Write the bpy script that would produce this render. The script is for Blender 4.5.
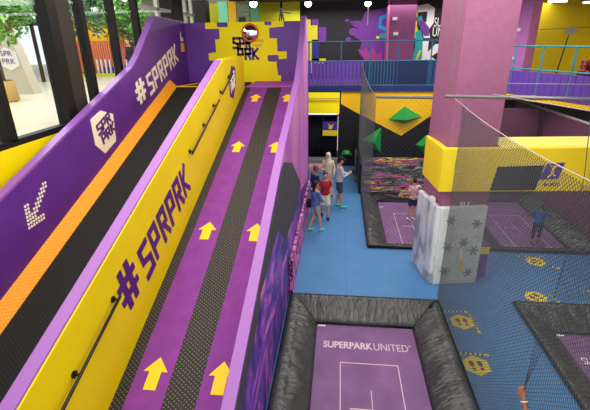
import bpy, bmesh, math, random
from mathutils import Vector, Matrix, noise as mnoise
random.seed(7)
S = bpy.context.scene
for o in list(bpy.data.objects): bpy.data.objects.remove(o)
C = S.collection
PI = math.pi

# ---------------------------------------------------------------- camera, world, lights, exposure
cam_d = bpy.data.cameras.new('camera'); cam = bpy.data.objects.new('camera', cam_d); C.objects.link(cam)
cam_d.sensor_width = 36.0; cam_d.sensor_fit = 'HORIZONTAL'
cam_d.lens = 36.0 * 412.0 / 590.0
cam_d.clip_start = 0.05; cam_d.clip_end = 200
rt = Vector((0.9945374, 0.10351842, -0.01339051)); dn = Vector((0.02582214, -0.36829726, -0.92934942)); fw = Vector((-0.10113647, 0.92392698, -0.36895846))
m = Matrix(((rt.x, -dn.x, -fw.x), (rt.y, -dn.y, -fw.y), (rt.z, -dn.z, -fw.z))).to_4x4()
m.translation = (0, 0, 5.2)
cam.matrix_world = m
S.camera = cam

w = bpy.data.worlds.new('daylight'); S.world = w; w.use_nodes = True
w.node_tree.nodes['Background'].inputs[0].default_value = (0.93, 0.97, 1.0, 1)
w.node_tree.nodes['Background'].inputs[1].default_value = 1.5

def area(name, loc, sx, sy, power, col=(1, 1, 1), rot=(0, 0, 0)):
    l = bpy.data.lights.new(name, 'AREA'); l.shape = 'RECTANGLE'; l.size = sx; l.size_y = sy; l.energy = power; l.color = col
    o = bpy.data.objects.new(name, l); C.objects.link(o); o.location = loc; o.rotation_euler = rot
    return o
area('ceiling_light_ramp', (-2.6, 5.5, 6.6), 4.0, 9.0, 480, (1, 0.97, 0.92))
area('ceiling_light_hall', (2.6, 7.0, 6.6), 3.5, 9.0, 440, (1, 0.98, 0.96))
area('ceiling_light_deep', (2.5, 14.5, 6.6), 7.0, 3.0, 430, (1, 0.98, 0.96))
area('ceiling_light_mall', (-9.5, 12.0, 7.6), 6.0, 16.0, 1500, (1, 0.98, 0.95))
area('ceiling_light_gallery', (3.0, 20.4, 6.6), 12.0, 1.6, 300, (1, 0.98, 0.95))
area('fill_light_right', (9.0, 13.5, 6.6), 3.0, 3.0, 230)  # added fill out of view, brightens the yellow wall on the right
S.view_settings.view_transform = 'Standard'; S.view_settings.look = 'None'
S.view_settings.exposure = 0.0; S.view_settings.gamma = 1.0; S.view_settings.use_curve_mapping = False

# ---------------------------------------------------------------- materials
def lin(c): c /= 255.0; return c / 12.92 if c <= 0.04045 else ((c + 0.055) / 1.055) ** 2.4
def rgb(r, g, b): return (lin(r), lin(g), lin(b), 1)
def mat(name, col, rough=0.6, var=0.0, vscale=3.0, bump=0.0, bscale=40.0, metal=0.0, spec=0.4, coat=0.0):
    mt = bpy.data.materials.new(name); mt.use_nodes = True
    nt = mt.node_tree; b = nt.nodes['Principled BSDF']
    b.inputs['Base Color'].default_value = rgb(*col); b.inputs['Roughness'].default_value = rough
    b.inputs['Metallic'].default_value = metal; b.inputs['Specular IOR Level'].default_value = spec
    b.inputs['Coat Weight'].default_value = coat
    tc = nt.nodes.new('ShaderNodeTexCoord')
    if var:
        n = nt.nodes.new('ShaderNodeTexNoise'); n.inputs['Scale'].default_value = vscale; n.inputs['Detail'].default_value = 5
        nt.links.new(tc.outputs['Object'], n.inputs['Vector'])
        r = nt.nodes.new('ShaderNodeValToRGB')
        r.color_ramp.elements[0].position = 0.3; r.color_ramp.elements[1].position = 0.7
        a = rgb(*[max(0, c * (1 - var)) for c in col]); z = rgb(*[min(255, c * (1 + var)) for c in col])
        r.color_ramp.elements[0].color = a; r.color_ramp.elements[1].color = z
        nt.links.new(n.outputs['Fac'], r.inputs['Fac']); nt.links.new(r.outputs['Color'], b.inputs['Base Color'])
    if bump:
        n = nt.nodes.new('ShaderNodeTexNoise'); n.inputs['Scale'].default_value = bscale; n.inputs['Detail'].default_value = 3
        nt.links.new(tc.outputs['Object'], n.inputs['Vector'])
        bp = nt.nodes.new('ShaderNodeBump'); bp.inputs['Strength'].default_value = bump; bp.inputs['Distance'].default_value = 0.02
        nt.links.new(n.outputs['Fac'], bp.inputs['Height']); nt.links.new(bp.outputs['Normal'], b.inputs['Normal'])
    return mt
def ramp_mat(name, stops, scale=(1, 1, 1), detail=3, dist=0.0, rough=0.5, const=False, rot=(0, 0, 0)):
    mt = bpy.data.materials.new(name); mt.use_nodes = True; nt = mt.node_tree; b = nt.nodes['Principled BSDF']
    b.inputs['Roughness'].default_value = rough
    tc = nt.nodes.new('ShaderNodeTexCoord'); mp = nt.nodes.new('ShaderNodeMapping')
    mp.inputs['Scale'].default_value = scale; mp.inputs['Rotation'].default_value = rot
    n = nt.nodes.new('ShaderNodeTexNoise'); n.inputs['Scale'].default_value = 1; n.inputs['Detail'].default_value = detail; n.inputs['Distortion'].default_value = dist
    nt.links.new(tc.outputs['Object'], mp.inputs['Vector']); nt.links.new(mp.outputs['Vector'], n.inputs['Vector'])
    r = nt.nodes.new('ShaderNodeValToRGB'); cr = r.color_ramp
    if const: cr.interpolation = 'CONSTANT'
    while len(cr.elements) < len(stops): cr.elements.new(0.5)
    for e, (p, c) in zip(cr.elements, stops): e.position = p
    for e, (p, c) in zip(cr.elements, stops): e.color = rgb(*c)
    nt.links.new(n.outputs['Fac'], r.inputs['Fac']); nt.links.new(r.outputs['Color'], b.inputs['Base Color'])
    return mt
def dot_mat(name, base, dot, scale, size, rough=0.7, stretch=(1, 1, 1)):
    """woven dry-slope mat: regular pips over a dark base"""
    mt = bpy.data.materials.new(name); mt.use_nodes = True; nt = mt.node_tree; b = nt.nodes['Principled BSDF']
    b.inputs['Roughness'].default_value = rough
    tc = nt.nodes.new('ShaderNodeTexCoord'); mp = nt.nodes.new('ShaderNodeMapping'); mp.inputs['Scale'].default_value = stretch
    v = nt.nodes.new('ShaderNodeTexVoronoi'); v.voronoi_dimensions = '2D'; v.inputs['Scale'].default_value = scale; v.inputs['Randomness'].default_value = 0.12
    nt.links.new(tc.outputs['Object'], mp.inputs['Vector']); nt.links.new(mp.outputs['Vector'], v.inputs['Vector'])
    mp.inputs['Rotation'].default_value = (0, 0, 0.6)
    r = nt.nodes.new('ShaderNodeValToRGB'); e = r.color_ramp.elements
    e[0].position = size; e[1].position = size + 0.1; e[0].color = rgb(*dot); e[1].color = rgb(*base)
    nt.links.new(v.outputs['Distance'], r.inputs['Fac']); nt.links.new(r.outputs['Color'], b.inputs['Base Color'])
    bp = nt.nodes.new('ShaderNodeBump'); bp.inputs['Strength'].default_value = 0.5; bp.inputs['Distance'].default_value = 0.01; bp.invert = True
    nt.links.new(v.outputs['Distance'], bp.inputs['Height']); nt.links.new(bp.outputs['Normal'], b.inputs['Normal'])
    return mt
def emit(name, col, s):
    mt = bpy.data.materials.new(name); mt.use_nodes = True; b = mt.node_tree.nodes['Principled BSDF']
    b.inputs['Base Color'].default_value = rgb(*col); b.inputs['Emission Color'].default_value = rgb(*col); b.inputs['Emission Strength'].default_value = s
    return mt
def glass_mat(name):
    mt = bpy.data.materials.new(name); mt.use_nodes = True; nt = mt.node_tree
    for n in list(nt.nodes):
        if n.type == 'BSDF_PRINCIPLED': nt.nodes.remove(n)
    o = nt.nodes['Material Output']; t = nt.nodes.new('ShaderNodeBsdfTransparent'); t.inputs[0].default_value = (0.93, 0.95, 0.94, 1)
    g = nt.nodes.new('ShaderNodeBsdfGlossy'); g.inputs['Roughness'].default_value = 0.03
    mx = nt.nodes.new('ShaderNodeMixShader'); f = nt.nodes.new('ShaderNodeValue'); f.outputs[0].default_value = 0.04
    nt.links.new(f.outputs[0], mx.inputs[0]); nt.links.new(t.outputs[0], mx.inputs[1]); nt.links.new(g.outputs[0], mx.inputs[2]); nt.links.new(mx.outputs[0], o.inputs[0])
    return mt

M = dict(
    purple_wall=mat('purple_vinyl', (92, 42, 134), 0.35, 0.05, 1.5, 0.04, 12),
    lilac=mat('lilac_vinyl', (146, 92, 162), 0.4, spec=0.25),
    yellow_wall=mat('yellow_vinyl', (228, 198, 0), 0.4, 0.02, 1.2, 0.03, 8, spec=0.22),
    yellow_sign=mat('yellow_panel', (255, 232, 0), 0.5, spec=0.2),
    orange=dot_mat('orange_edge_mat', (226, 138, 8), (236, 168, 30), 26, 0.2),
    slide_mat=dot_mat('black_slide_mat', (9, 8, 9), (44, 38, 34), 24, 0.14, 0.9),
    climb_black=dot_mat('black_dotted_mat', (20, 16, 16), (124, 106, 88), 24, 0.12),
    climb_purple=mat('purple_carpet', (124, 52, 134), 0.9, 0.06, 5, 0.4, 90),
    arrow=mat('yellow_arrow', (250, 192, 10), 0.6),
    letter_white=mat('cream_letter', (240, 222, 200), 0.5),
    letter_purple=mat('purple_letter', (80, 24, 110), 0.5),
    black_metal=mat('black_metal', (28, 26, 28), 0.35, metal=0.4),
    steel=mat('grey_steel', (120, 118, 112), 0.4, metal=0.5),
    blue_floor=mat('blue_mat', (68, 122, 172), 0.6, 0.03, 2, 0.1, 60),
    dark_floor=mat('deep_blue_mat', (46, 92, 156), 0.6, 0.03, 2, 0.1, 60),
    concrete=mat('concrete', (90, 88, 88), 0.8, 0.06, 2),
    pad=mat('black_pad_vinyl', (60, 60, 58), 0.27, 0.12, 3, 0.0, spec=0.6),
    pad_edge=mat('black_pad_piping', (16, 16, 17), 0.5),
    bed=mat('purple_bed', (122, 84, 128), 0.7, 0.07, 2.5, 0.2, 60),
    bed_line=mat('pale_pink_line', (214, 186, 196), 0.6),
    pink=mat('mauve_plaster', (150, 90, 120), 0.75, 0.035, 9, 0.2, 14),
    yellow_beam=mat('yellow_beam', (240, 205, 20), 0.5),
    screen=mat('black_screen', (14, 12, 14), 0.6),
    logo_purple=mat('logo_purple', (84, 40, 150), 0.5),
    net=mat('net_cord', (66, 66, 70), 0.7),
    rope=mat('white_rope', (168, 154, 150), 0.7),
    slat=mat('violet_slat', (94, 58, 152), 0.5),
    rail=mat('blue_rail', (40, 92, 130), 0.45),
    rail_teal=mat('teal_rail', (34, 130, 146), 0.45),
    rail_dark=mat('blue_fence', (24, 40, 84), 0.5),
    blue_edge=mat('blue_edge', (24, 40, 100), 0.5),
    black_wall=mat('black_wall', (40, 34, 42), 0.7, 0.06, 1),
    yel_far=mat('mustard_wall', (212, 186, 16), 0.7, 0.03, 1),
    fascia=mat('orange_yellow_fascia', (246, 190, 6), 0.6),
    climb_wall_black=mat('black_climb_panel', (20, 17, 20), 0.5, 0.1, 3),
    green=mat('green_volume', (22, 150, 66), 0.45),
    curtain=mat('navy_curtain', (16, 18, 34), 0.8, 0.1, 20),
    maroon=mat('maroon_wall_mat', (98, 52, 76), 0.6, 0.06, 3),
    white=mat('white_paint', (235, 235, 232), 0.5),
    frame_dark=mat('dark_window_frame', (20, 17, 16), 0.5, spec=0.2),
    frame_brown=mat('brown_post', (46, 40, 36), 0.5, spec=0.2),
    frame_white=mat('pale_window_frame', (205, 205, 195), 0.5),
    glass=glass_mat('window_glass'),
    mall_floor=mat('cream_mall_floor', (216, 208, 186), 0.3, 0.03, 1),
    cream=mat('cream_wall', (226, 220, 204), 0.6),
    salmon=mat('salmon_cladding', (232, 140, 104), 0.6),
    tan=mat('tan_planter', (196, 160, 96), 0.6),
    bark=mat('bark', (92, 74, 56), 0.8, 0.15, 10),
    leaf=mat('leaf_green', (84, 138, 52), 0.5, 0.35, 4),
    leaf2=mat('leaf_dark', (62, 104, 62), 0.5, 0.35, 4),
    mint=mat('mint_panel', (130, 226, 176), 0.5),
    stone=mat('grey_green_stone', (120, 132, 104), 0.8, 0.3, 12),
    cyan=mat('cyan_paint', (16, 150, 226), 0.5), teal=mat('teal_paint', (10, 160, 160), 0.5), violet=mat('violet_paint', (116, 52, 150), 0.6),
    magenta=mat('magenta_paint', (176, 62, 140), 0.6), navy=mat('navy_paint', (44, 44, 120), 0.6), lime=mat('yellow_green_paint', (214, 206, 30), 0.6),
    ceil=mat('dark_ceiling', (58, 56, 54), 0.9), lamp=emit('lamp_glow', (255, 250, 238), 14), tube=emit('tube_glow', (255, 244, 226), 3.0),
    mirror=mat('mirror', (230, 230, 230), 0.04, metal=1.0), orange_plain=mat('orange_frame', (226, 96, 30), 0.5),
    skin=mat('skin', (206, 150, 118), 0.55), skin_dark=mat('brown_skin', (156, 98, 66), 0.5), hair=mat('black_hair', (22, 18, 18), 0.6),
    red=mat('dark_red_cloth', (160, 28, 44), 0.8), denim=mat('blue_denim', (84, 108, 160), 0.8, 0.12, 12), cream_cloth=mat('cream_cloth', (226, 210, 184), 0.8),
    khaki=mat('pale_khaki_cloth', (206, 190, 164), 0.8), grey_cloth=mat('dark_grey_cloth', (66, 70, 86), 0.8), pale_grey=mat('pale_grey_cloth', (186, 190, 192), 0.8, 0.12, 14),
    light_shorts=mat('washed_grey_denim', (156, 164, 160), 0.8, 0.1, 14), aqua=mat('aqua_shoe', (60, 200, 176), 0.5), black_cloth=mat('black_cloth', (24, 24, 30), 0.8),
    navy_cloth=mat('navy_cloth', (34, 38, 76), 0.8), pinkcheck=ramp_mat('pink_check_cloth', [(0.0, (110, 60, 80)), (0.42, (200, 120, 140)), (0.55, (236, 200, 206))], (28, 28, 28)),
    blue_cloth=mat('blue_cloth', (30, 76, 170), 0.8), sticker=mat('yellow_sticker', (236, 206, 20), 0.5), foot=mat('plum_print', (112, 44, 84), 0.5),
    tape_y=mat('hazard_yellow', (236, 206, 20), 0.5), tape_k=mat('hazard_black', (26, 26, 28), 0.5), eye=mat('dark_eye', (20, 14, 12), 0.3),
    lips=mat('lips', (150, 80, 74), 0.5), phone=mat('phone_black', (18, 18, 20), 0.2), ball=mat('lime_plastic', (206, 220, 40), 0.5),
)
# crumpled vinyl for the pads
def crumple(mt, sc=(3, 3, 3), strength=0.9):
    nt = mt.node_tree; b = nt.nodes['Principled BSDF']
    tc = nt.nodes.new('ShaderNodeTexCoord'); mp = nt.nodes.new('ShaderNodeMapping'); mp.inputs['Scale'].default_value = sc
    n = nt.nodes.new('ShaderNodeTexNoise'); n.inputs['Scale'].default_value = 3; n.inputs['Detail'].default_value = 4; n.inputs['Distortion'].default_value = 1.2
    bp = nt.nodes.new('ShaderNodeBump'); bp.inputs['Strength'].default_value = strength; bp.inputs['Distance'].default_value = 0.05
    nt.links.new(tc.outputs['Object'], mp.inputs[0]); nt.links.new(mp.outputs[0], n.inputs['Vector'])
    nt.links.new(n.outputs['Fac'], bp.inputs['Height']); nt.links.new(bp.outputs['Normal'], b.inputs['Normal'])
M['pad_y'] = M['pad'].copy(); crumple(M['pad'], (3.2, 0.7, 1)); crumple(M['pad_y'], (0.7, 3.2, 1))
M['mural'] = ramp_mat('purple_galaxy_print', [(0.0, (36, 30, 84)), (0.42, (70, 40, 140)), (0.55, (132, 64, 178)), (0.66, (214, 110, 180)), (0.75, (96, 110, 200))], (1, 0.7, 2.2), 5, 1.5)
M['mural_low'] = ramp_mat('indigo_streak_print', [(0.0, (24, 18, 66)), (0.4, (52, 36, 124)), (0.55, (104, 58, 160)), (0.64, (190, 84, 170)), (0.72, (120, 110, 200))], (1, 2.6, 0.9), 6, 1.2)
M['mural_high'] = ramp_mat('violet_print', [(0.0, (120, 50, 150)), (0.45, (176, 92, 176)), (0.62, (206, 130, 184)), (0.75, (196, 110, 150))], (1, 0.9, 0.35), 4, 0.4)
M['mural_pink'] = ramp_mat('pink_floral_print', [(0.0, (40, 26, 60)), (0.45, (120, 40, 110)), (0.5, (226, 120, 190)), (0.7, (240, 180, 210))], (7, 7, 7), 3, 1.0, const=True)
M['marble'] = ramp_mat('marbled_pad', [(0.0, (110, 110, 122)), (0.38, (150, 150, 158)), (0.52, (208, 208, 208)), (0.75, (228, 226, 222))], (1.6, 1.6, .8), 4, 1.8)
M['starpad'] = mat('pale_speckled_pad', (206, 208, 200), 0.5, 0.06, 5)
M['splash'] = ramp_mat('paint_splash_print', [(0.0, (16, 16, 20)), (0.36, (70, 90, 92)), (0.39, (18, 18, 22)), (0.455, (150, 150, 152)), (0.475, (20, 20, 24)), (0.515, (206, 66, 120)), (0.545, (130, 104, 176)), (0.565, (26, 24, 28)), (0.60, (226, 200, 40)), (0.64, (24, 22, 24))], (0.75, 1, 7), 6, 0.8, const=True)
M['star'] = mat('sage_star', (128, 138, 132), 0.6)

# ---------------------------------------------------------------- mesh helpers
class MB:
    def __init__(s): s.v = []; s.f = []
    def quad(s, a, b, c, d): i = len(s.v); s.v += [a, b, c, d]; s.f.append((i, i+1, i+2, i+3)); return s
    def box(s, x0, x1, y0, y1, z0, z1):
        return s.hexa([(x0, y0, z0), (x1, y0, z0), (x1, y1, z0), (x0, y1, z0), (x0, y0, z1), (x1, y0, z1), (x1, y1, z1), (x0, y1, z1)])
    def hexa(s, p):
        i = len(s.v); s.v += [tuple(q) for q in p]
        for f in ((3, 2, 1, 0), (4, 5, 6, 7), (0, 1, 5, 4), (1, 2, 6, 5), (2, 3, 7, 6), (3, 0, 4, 7)): s.f.append(tuple(i + k for k in f))
        return s
    def prism(s, pts, ext):
        """closed polygon of 3D points extruded by vector"""
        n = len(pts); i = len(s.v); e = Vector(ext)
        s.v += [tuple(Vector(p)) for p in pts] + [tuple(Vector(p) + e) for p in pts]
        s.f.append(tuple(i + k for k in range(n))[::-1]); s.f.append(tuple(i + n + k for k in range(n)))
        for k in range(n): s.f.append((i + k, i + (k + 1) % n, i + n + (k + 1) % n, i + n + k))
        return s
    def tube(s, p0, p1, r, n=8, r1=None):
        return s.path([p0, p1], [r, r if r1 is None else r1], n)
    def path(s, pts, rad, n=8, ref=None):
        pts = [Vector(p) for p in pts]
        if not isinstance(rad, (list, tuple)): rad = [rad] * len(pts)
        i0 = len(s.v); d0 = (pts[1] - pts[0]).normalized()
        u = Vector(ref) if ref else (Vector((1, 0, 0)) if abs(d0.x) < 0.8 else Vector((0, 0, 1)))
        for k, p in enumerate(pts):
            d = (pts[min(k + 1, len(pts) - 1)] - pts[max(k - 1, 0)]).normalized()
            u = (u - d * u.dot(d)).normalized(); v = d.cross(u)
            r = rad[k]; ra, rb = r if isinstance(r, tuple) else (r, r)
            for j in range(n):
                a = 2 * PI * j / n; s.v.append(tuple(p + u * ra * math.cos(a) + v * rb * math.sin(a)))
        for k in range(len(pts) - 1):
            for j in range(n):
                a = i0 + k * n + j; b = i0 + k * n + (j + 1) % n
                s.f.append((a, b, b + n, a + n))
        s.f.append(tuple(i0 + j for j in range(n))[::-1]); s.f.append(tuple(i0 + (len(pts) - 1) * n + j for j in range(n)))
        return s
    def ball(s, c, r, n=12, m=8):
        r = r if isinstance(r, tuple) else (r, r, r); i0 = len(s.v)
        s.v.append((c[0], c[1], c[2] - r[2]))
        for a in range(1, m):
            t = -PI / 2 + PI * a / m
            for j in range(n):
                q = 2 * PI * j / n; s.v.append((c[0] + r[0] * math.cos(t) * math.cos(q), c[1] + r[1] * math.cos(t) * math.sin(q), c[2] + r[2] * math.sin(t)))
        s.v.append((c[0], c[1], c[2] + r[2])); L = len(s.v) - 1
        for j in range(n):
            k = (j + 1) % n
            s.f.append((i0, i0 + 1 + k, i0 + 1 + j)); s.f.append((L, L - n + j, L - n + k))
            for a in range(m - 2): b = i0 + 1 + a * n; s.f.append((b + j, b + k, b + n + k, b + n + j))
        return s
    def build(s, name, mt, parent=None, smooth=False, bevel=0):
        me = bpy.data.meshes.new(name); me.from_pydata([tuple(v) for v in s.v], [], s.f); me.validate(); me.update()
        me.materials.append(mt)
        o = bpy.data.objects.new(name, me); C.objects.link(o)
        if smooth:
            for p in me.polygons: p.use_smooth = True
        if bevel:
            md = o.modifiers.new('bevel', 'BEVEL'); md.width = bevel; md.segments = 3; md.limit_method = 'ANGLE'
        if parent: o.parent = parent; o.matrix_parent_inverse = parent_inv(parent)
        return o
def parent_inv(p):
    mw = Matrix.Translation(p.location) @ p.rotation_euler.to_matrix().to_4x4()
    q = p
    while q.parent: q = q.parent; mw = Matrix.Translation(q.location) @ q.rotation_euler.to_matrix().to_4x4() @ mw if q.type == 'EMPTY' else mw
    return mw.inverted() if p.type == 'EMPTY' else Matrix.Identity(4)
def thing(name, loc, label, cat, group=None):
    o = bpy.data.objects.new(name, None); C.objects.link(o); o.location = loc; o.empty_display_size = 0.2
    return tag(o, label, cat, group)
def tag(o, label, cat, group=None, kind=None):
    o['label'] = label; o['category'] = cat
    if group: o['group'] = group
    if kind: o['kind'] = kind
    return o
def struct(o): o['kind'] = 'structure'; return o

def text_part(txt, o, u, v, size, mt, parent, name='lettering', width=None, bold=0.0, depth=0.004, fonth=None):
    """flat lettering mesh: origin o (left baseline), unit-ish axes u (reading) and v (up)"""
    cu = bpy.data.curves.new(name, 'FONT'); cu.body = txt; cu.size = 1.0; cu.offset = bold; cu.extrude = 0.0
    tmp = bpy.data.objects.new('tmp', cu); C.objects.link(tmp); bpy.context.view_layer.update()
    dg = bpy.context.evaluated_depsgraph_get(); me = bpy.data.meshes.new_from_object(tmp.evaluated_get(dg))
    bpy.data.objects.remove(tmp); bpy.data.curves.remove(cu)
    xs = [q.co.x for q in me.vertices]; ys = [q.co.y for q in me.vertices]
    sy = size / (max(ys) - min(ys)); sx = (width / (max(xs) - min(xs))) if width else sy
    u = Vector(u).normalized(); v = Vector(v).normalized() if not isinstance(v, tuple) else Vector(v); n = u.cross(v).normalized()
    o = Vector(o); x0 = min(xs); y0 = min(ys)
    for q in me.vertices: q.co = o + u * (q.co.x - x0) * sx + v * (q.co.y - y0) * sy + n * depth
    me.materials.clear(); me.materials.append(mt); me.name = name
    ob = bpy.data.objects.new(name, me); C.objects.link(ob)
    if parent: ob.parent = parent; ob.matrix_parent_inverse = parent_inv(parent)
    return ob

GLY = {  # blocky stroke letters on a unit cell (w = 0.62)
    'S': [[(.62, 1), (.05, 1), (.05, .56), (.6, .42), (.6, 0), (0, 0)]],
    'P': [[(.05, 0), (.05, 1), (.58, 1), (.58, .45), (.05, .45)]],
    'R': [[(.05, 0), (.05, 1), (.58, 1), (.58, .5), (.05, .5)], [(.3, .5), (.6, 0)]],
    'K': [[(.05, 0), (.05, 1)], [(.6, 1), (.12, .5), (.62, 0)]],
    '#': [[(.16, -.05), (.24, 1.05)], [(.5, -.05), (.58, 1.05)], [(0, .28), (.7, .28)], [(.04, .72), (.74, .72)]],
    'U': [[(.05, 1), (.05, 0), (.58, 0), (.58, 1)]], 'N': [[(.05, 0), (.05, 1), (.58, 0), (.58, 1)]],
}
def glyphs(txt, o, u, v, n, h, wd, th, mt, parent, name='lettering', adv=0.86, dep=0.008, track=None):
    """heavy geometric lettering; u,v full vectors (u may slope), h height, wd letter width scale"""
    mb = MB(); o = Vector(o); u = Vector(u); v = Vector(v); n = Vector(n).normalized(); x = 0; cnt = 0
    for ch in txt:
        for st in GLY[ch]:
            for (a, b) in zip(st[:-1], st[1:]):
                a = Vector(a); b = Vector(b); d = (b - a).normalized(); q = Vector((-d.y, d.x)) * th / 2; e = d * th / 2
                c = [a - e - q, b + e - q, b + e + q, a - e + q]
                cnt += 1; mb.prism([o + u * ((x + p.x) * wd) + v * (p.y * h) for p in c], n * (dep + .0012 * (cnt % 6)))
        x += adv
    return mb.build(name, mt, parent)

# ---------------------------------------------------------------- hall structure
SL, C0 = 0.344, 0.062            # ramp plane z = SL*y + C0
YE = 11.6; ZE = SL * YE + C0     # top of the lanes
def rz(y): return SL * y + C0

# floor: mats with rectangular wells for the sunken trampolines
TR = {'main': (-0.93, 2.17, 1.9, 7.62), 'mid': (0.87, 3.88, 10.05, 14.3), 'near_right': (3.75, 6.85, 1.9, 7.72), 'far_right': (4.02, 6.95, 10.12, 14.6)}
def grid_floor(name, x0, x1, y0, y1, holes, z0, z1, mt):
    xs = sorted({x0, x1, *[h[0] for h in holes], *[h[1] for h in holes]}); xs = [x for x in xs if x0 <= x <= x1]
    ys = sorted({y0, y1, *[h[2] for h in holes], *[h[3] for h in holes]}); ys = [y for y in ys if y0 <= y <= y1]
    mb = MB()
    for a, b in zip(xs[:-1], xs[1:]):
        for c, d in zip(ys[:-1], ys[1:]):
            mx, my = (a + b) / 2, (c + d) / 2
            if any(h[0] < mx < h[1] and h[2] < my < h[3] for h in holes): continue
            mb.box(a, b, c, d, z0, z1)
    return struct(mb.build(name, mt))
grid_floor('floor', -1.6, 10.5, 0.0, 18.0, [TR['main'], TR['near_right'], (0.87, 3.88, 10.05, 14.9), (4.02, 6.95, 10.12, 15.2)], -0.3, 0.0, M['blue_floor'])
struct(MB().box(-6, 11, -1, 23, -0.7, -0.6).build('floor_slab', M['concrete']))
s = MB()
for x in (1.0, ):
    s.box(0.255, 0.262, 7.7, 18.0, 0.0005, 0.003)
s.box(-0.9, 0.86, 12.6, 12.606, 0.0005, 0.003)
struct(s.build('trim_1', mat('mat_seam', (40, 90, 150), 0.7)))

# ceiling, walls
struct(MB().box(-5.1, 11, -1, 23, 6.95, 7.1).build('ceiling', M['ceil']))
struct(MB().box(-6.0, 6.6, 22.0, 22.2, 2.8, 6.95).build('wall_back', M['black_wall']))
struct(MB().box(6.6, 14, 20.8, 21.0, 2.5, 6.95).build('wall_back_right', M['yel_far']))
struct(MB().box(11, 11.2, -1, 21, -0.6, 6.95).build('wall_right', M['yel_far']))
struct(MB().box(-5.1, -1.0, 13.45, 13.6, 0, 3.9).build('wall_ramp_end', M['purple_wall']))
# lower back wall with the curtained doorway
lb = MB().box(-1.6, -1.36, 18.0, 18.3, 0, 3.3).box(-0.04, 0.06, 17.9, 18.3, 0, 3.3).box(-1.36, -0.04, 18.0, 18.3, 2.36, 3.3)
lb.box(5.0, 11, 18.1, 18.3, 0, 3.2); struct(lb.build('wall_back_low', M['climb_wall_black']))
struct(MB().box(-1.6, 9.5, 18.05, 22.0, 3.25, 3.4).build('floor_gallery', M['concrete']))
struct(MB().box(-1.4, 4.9, 17.78, 18.04, 3.24, 3.42).build('trim_2', M['blue_edge']))

struct(MB().box(-1.72, -1.6, 13.6, 18.3, 0, 3.25).build('wall_passage_left', M['climb_wall_black']))
struct(MB().box(6.5, 6.72, 20.8, 22.2, 2.5, 6.95).build('wall_return_right', M['yel_far']))
# ---------------------------------------------------------------- window side and mall beyond
XW = -5.15
struct(MB().box(XW - .1, XW + .1, 1.0, 13.6, 0, 3.72).build('wall_left', M['yellow_wall']))
wf = thing('window_1', (XW, 8, 3.72), 'tall dark framed glazing beside the purple slide wall', 'window'); wf['kind'] = 'structure'
for k in ('label', 'category'): del wf[k]
MB().box(XW - .06, XW + .1, 1.0, 15.5, 3.72, 3.82).build('window_sill', M['frame_dark'], wf)
for (a, b, mt, dx) in ((5.82, 5.97, 'frame_dark', .1), (8.37, 8.52, 'frame_dark', .08), (9.58, 9.72, 'frame_dark', .08), (10.78, 10.92, 'frame_dark', .08)):
    MB().box(XW - dx, XW + dx, a, b, 3.8, 6.95).build('window_frame', M[mt], wf)
MB().box(XW - .12, XW + .12, 7.32, 7.58, 3.72, 6.95).build('window_frame', M['frame_dark'], wf)
MB().box(XW - .12, XW + .12, 7.58, 7.98, 3.72, 6.95).build('window_frame', M['frame_brown'], wf)
MB().box(XW - .02, XW + .02, 1.0, 15.3, 3.8, 6.95).build('pane', M['glass'], wf)
MB().box(XW - .3, XW + .12, 13.2, 14.0, 3.3, 6.95).build('window_frame', M['frame_dark'], wf)
for (x, y) in ((XW, 12.2), (XW, 14.5), (XW, 15.1)): MB().box(x - .05, x + .05, y, y + .1, 3.8, 6.95).build('window_frame', M['frame_white'], wf)
MB().box(XW - .05, XW + .05, 11.0, 13.2, 6.05, 6.13).build('window_frame', M['frame_white'], wf)
MB().box(XW - .05, XW + .05, 14.0, 15.3, 6.05, 6.13).build('window_frame', M['frame_white'], wf)
struct(MB().box(-30, XW - .1, -2, 34, 3.5, 3.7).build('floor_mall', M['mall_floor']))
struct(MB().box(-30, XW - .1, -2, 34, 8.0, 8.2).build('ceiling_mall', M['ceil']))
struct(MB().box(-15.5, XW, 25.5, 25.8, 3.7, 8).build('wall_mall_back', M['cream']))
t = thing('striped_pavilion', (-11.8, 20.8, 3.7), 'salmon ribbed play pavilion with white pickets, beyond the glazing', 'pavilion')
p = MB().box(-13.1, -9.3, 20.8, 21.0, 3.9, 5.35)
for i in range(32): x = -13.1 + i * .12; p.box(x, x + .05, 20.72, 20.82, 3.9, 5.35)
p.build('cladding', M['salmon'], t)
MB().box(-14.6, -13.1, 20.8, 21.1, 3.7, 6.3).build('yellow_panel', M['yel_far'], t)
MB().box(-13.1, -9.3, 20.82, 21.1, 5.35, 6.3).build('upper_panel', M['fascia'], t)
MB().box(-11.9, -10.6, 20.6, 20.7, 3.7, 4.15).build('violet_panel', M['slat'], t)
for i in range(10): MB().box(-12.3 + i * .22, -12.23 + i * .22, 20.5, 20.55, 3.75, 4.5).build('picket', M['white'], t)
MB().box(-13, -10, 20.3, 20.4, 3.7, 3.85).build('kerb', M['lime'], t)
t = thing('tilted_pylon', (-9.8, 13.2, 3.7), 'pale leaning advertising pylon behind the left tree', 'pylon')
MB().hexa([(-11.4, 13.0, 3.7), (-10.0, 13.0, 3.7), (-10.0, 13.4, 3.7), (-11.4, 13.4, 3.7), (-11.9, 13.0, 6.2), (-10.55, 13.0, 6.2), (-10.55, 13.4, 6.2), (-11.9, 13.4, 6.2)]).build('body', mat('pale_grey_board', (196, 188, 172), 0.6), t)
MB().prism([(x + .42, 12.99, z - .15) for x, z in ((-11.0, 4.6), (-10.68, 4.75), (-10.72, 5.15), (-11.05, 5.3), (-11.35, 5.15), (-11.3, 4.75))], (0, -.02, 0)).build('hexagon_badge', M['white'], t)
text_part('SPR\nPRK', (-10.82, 12.96, 4.65), (1, 0, 0), (0, 0, 1), .4, M['letter_purple'], t, width=.45)
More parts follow.
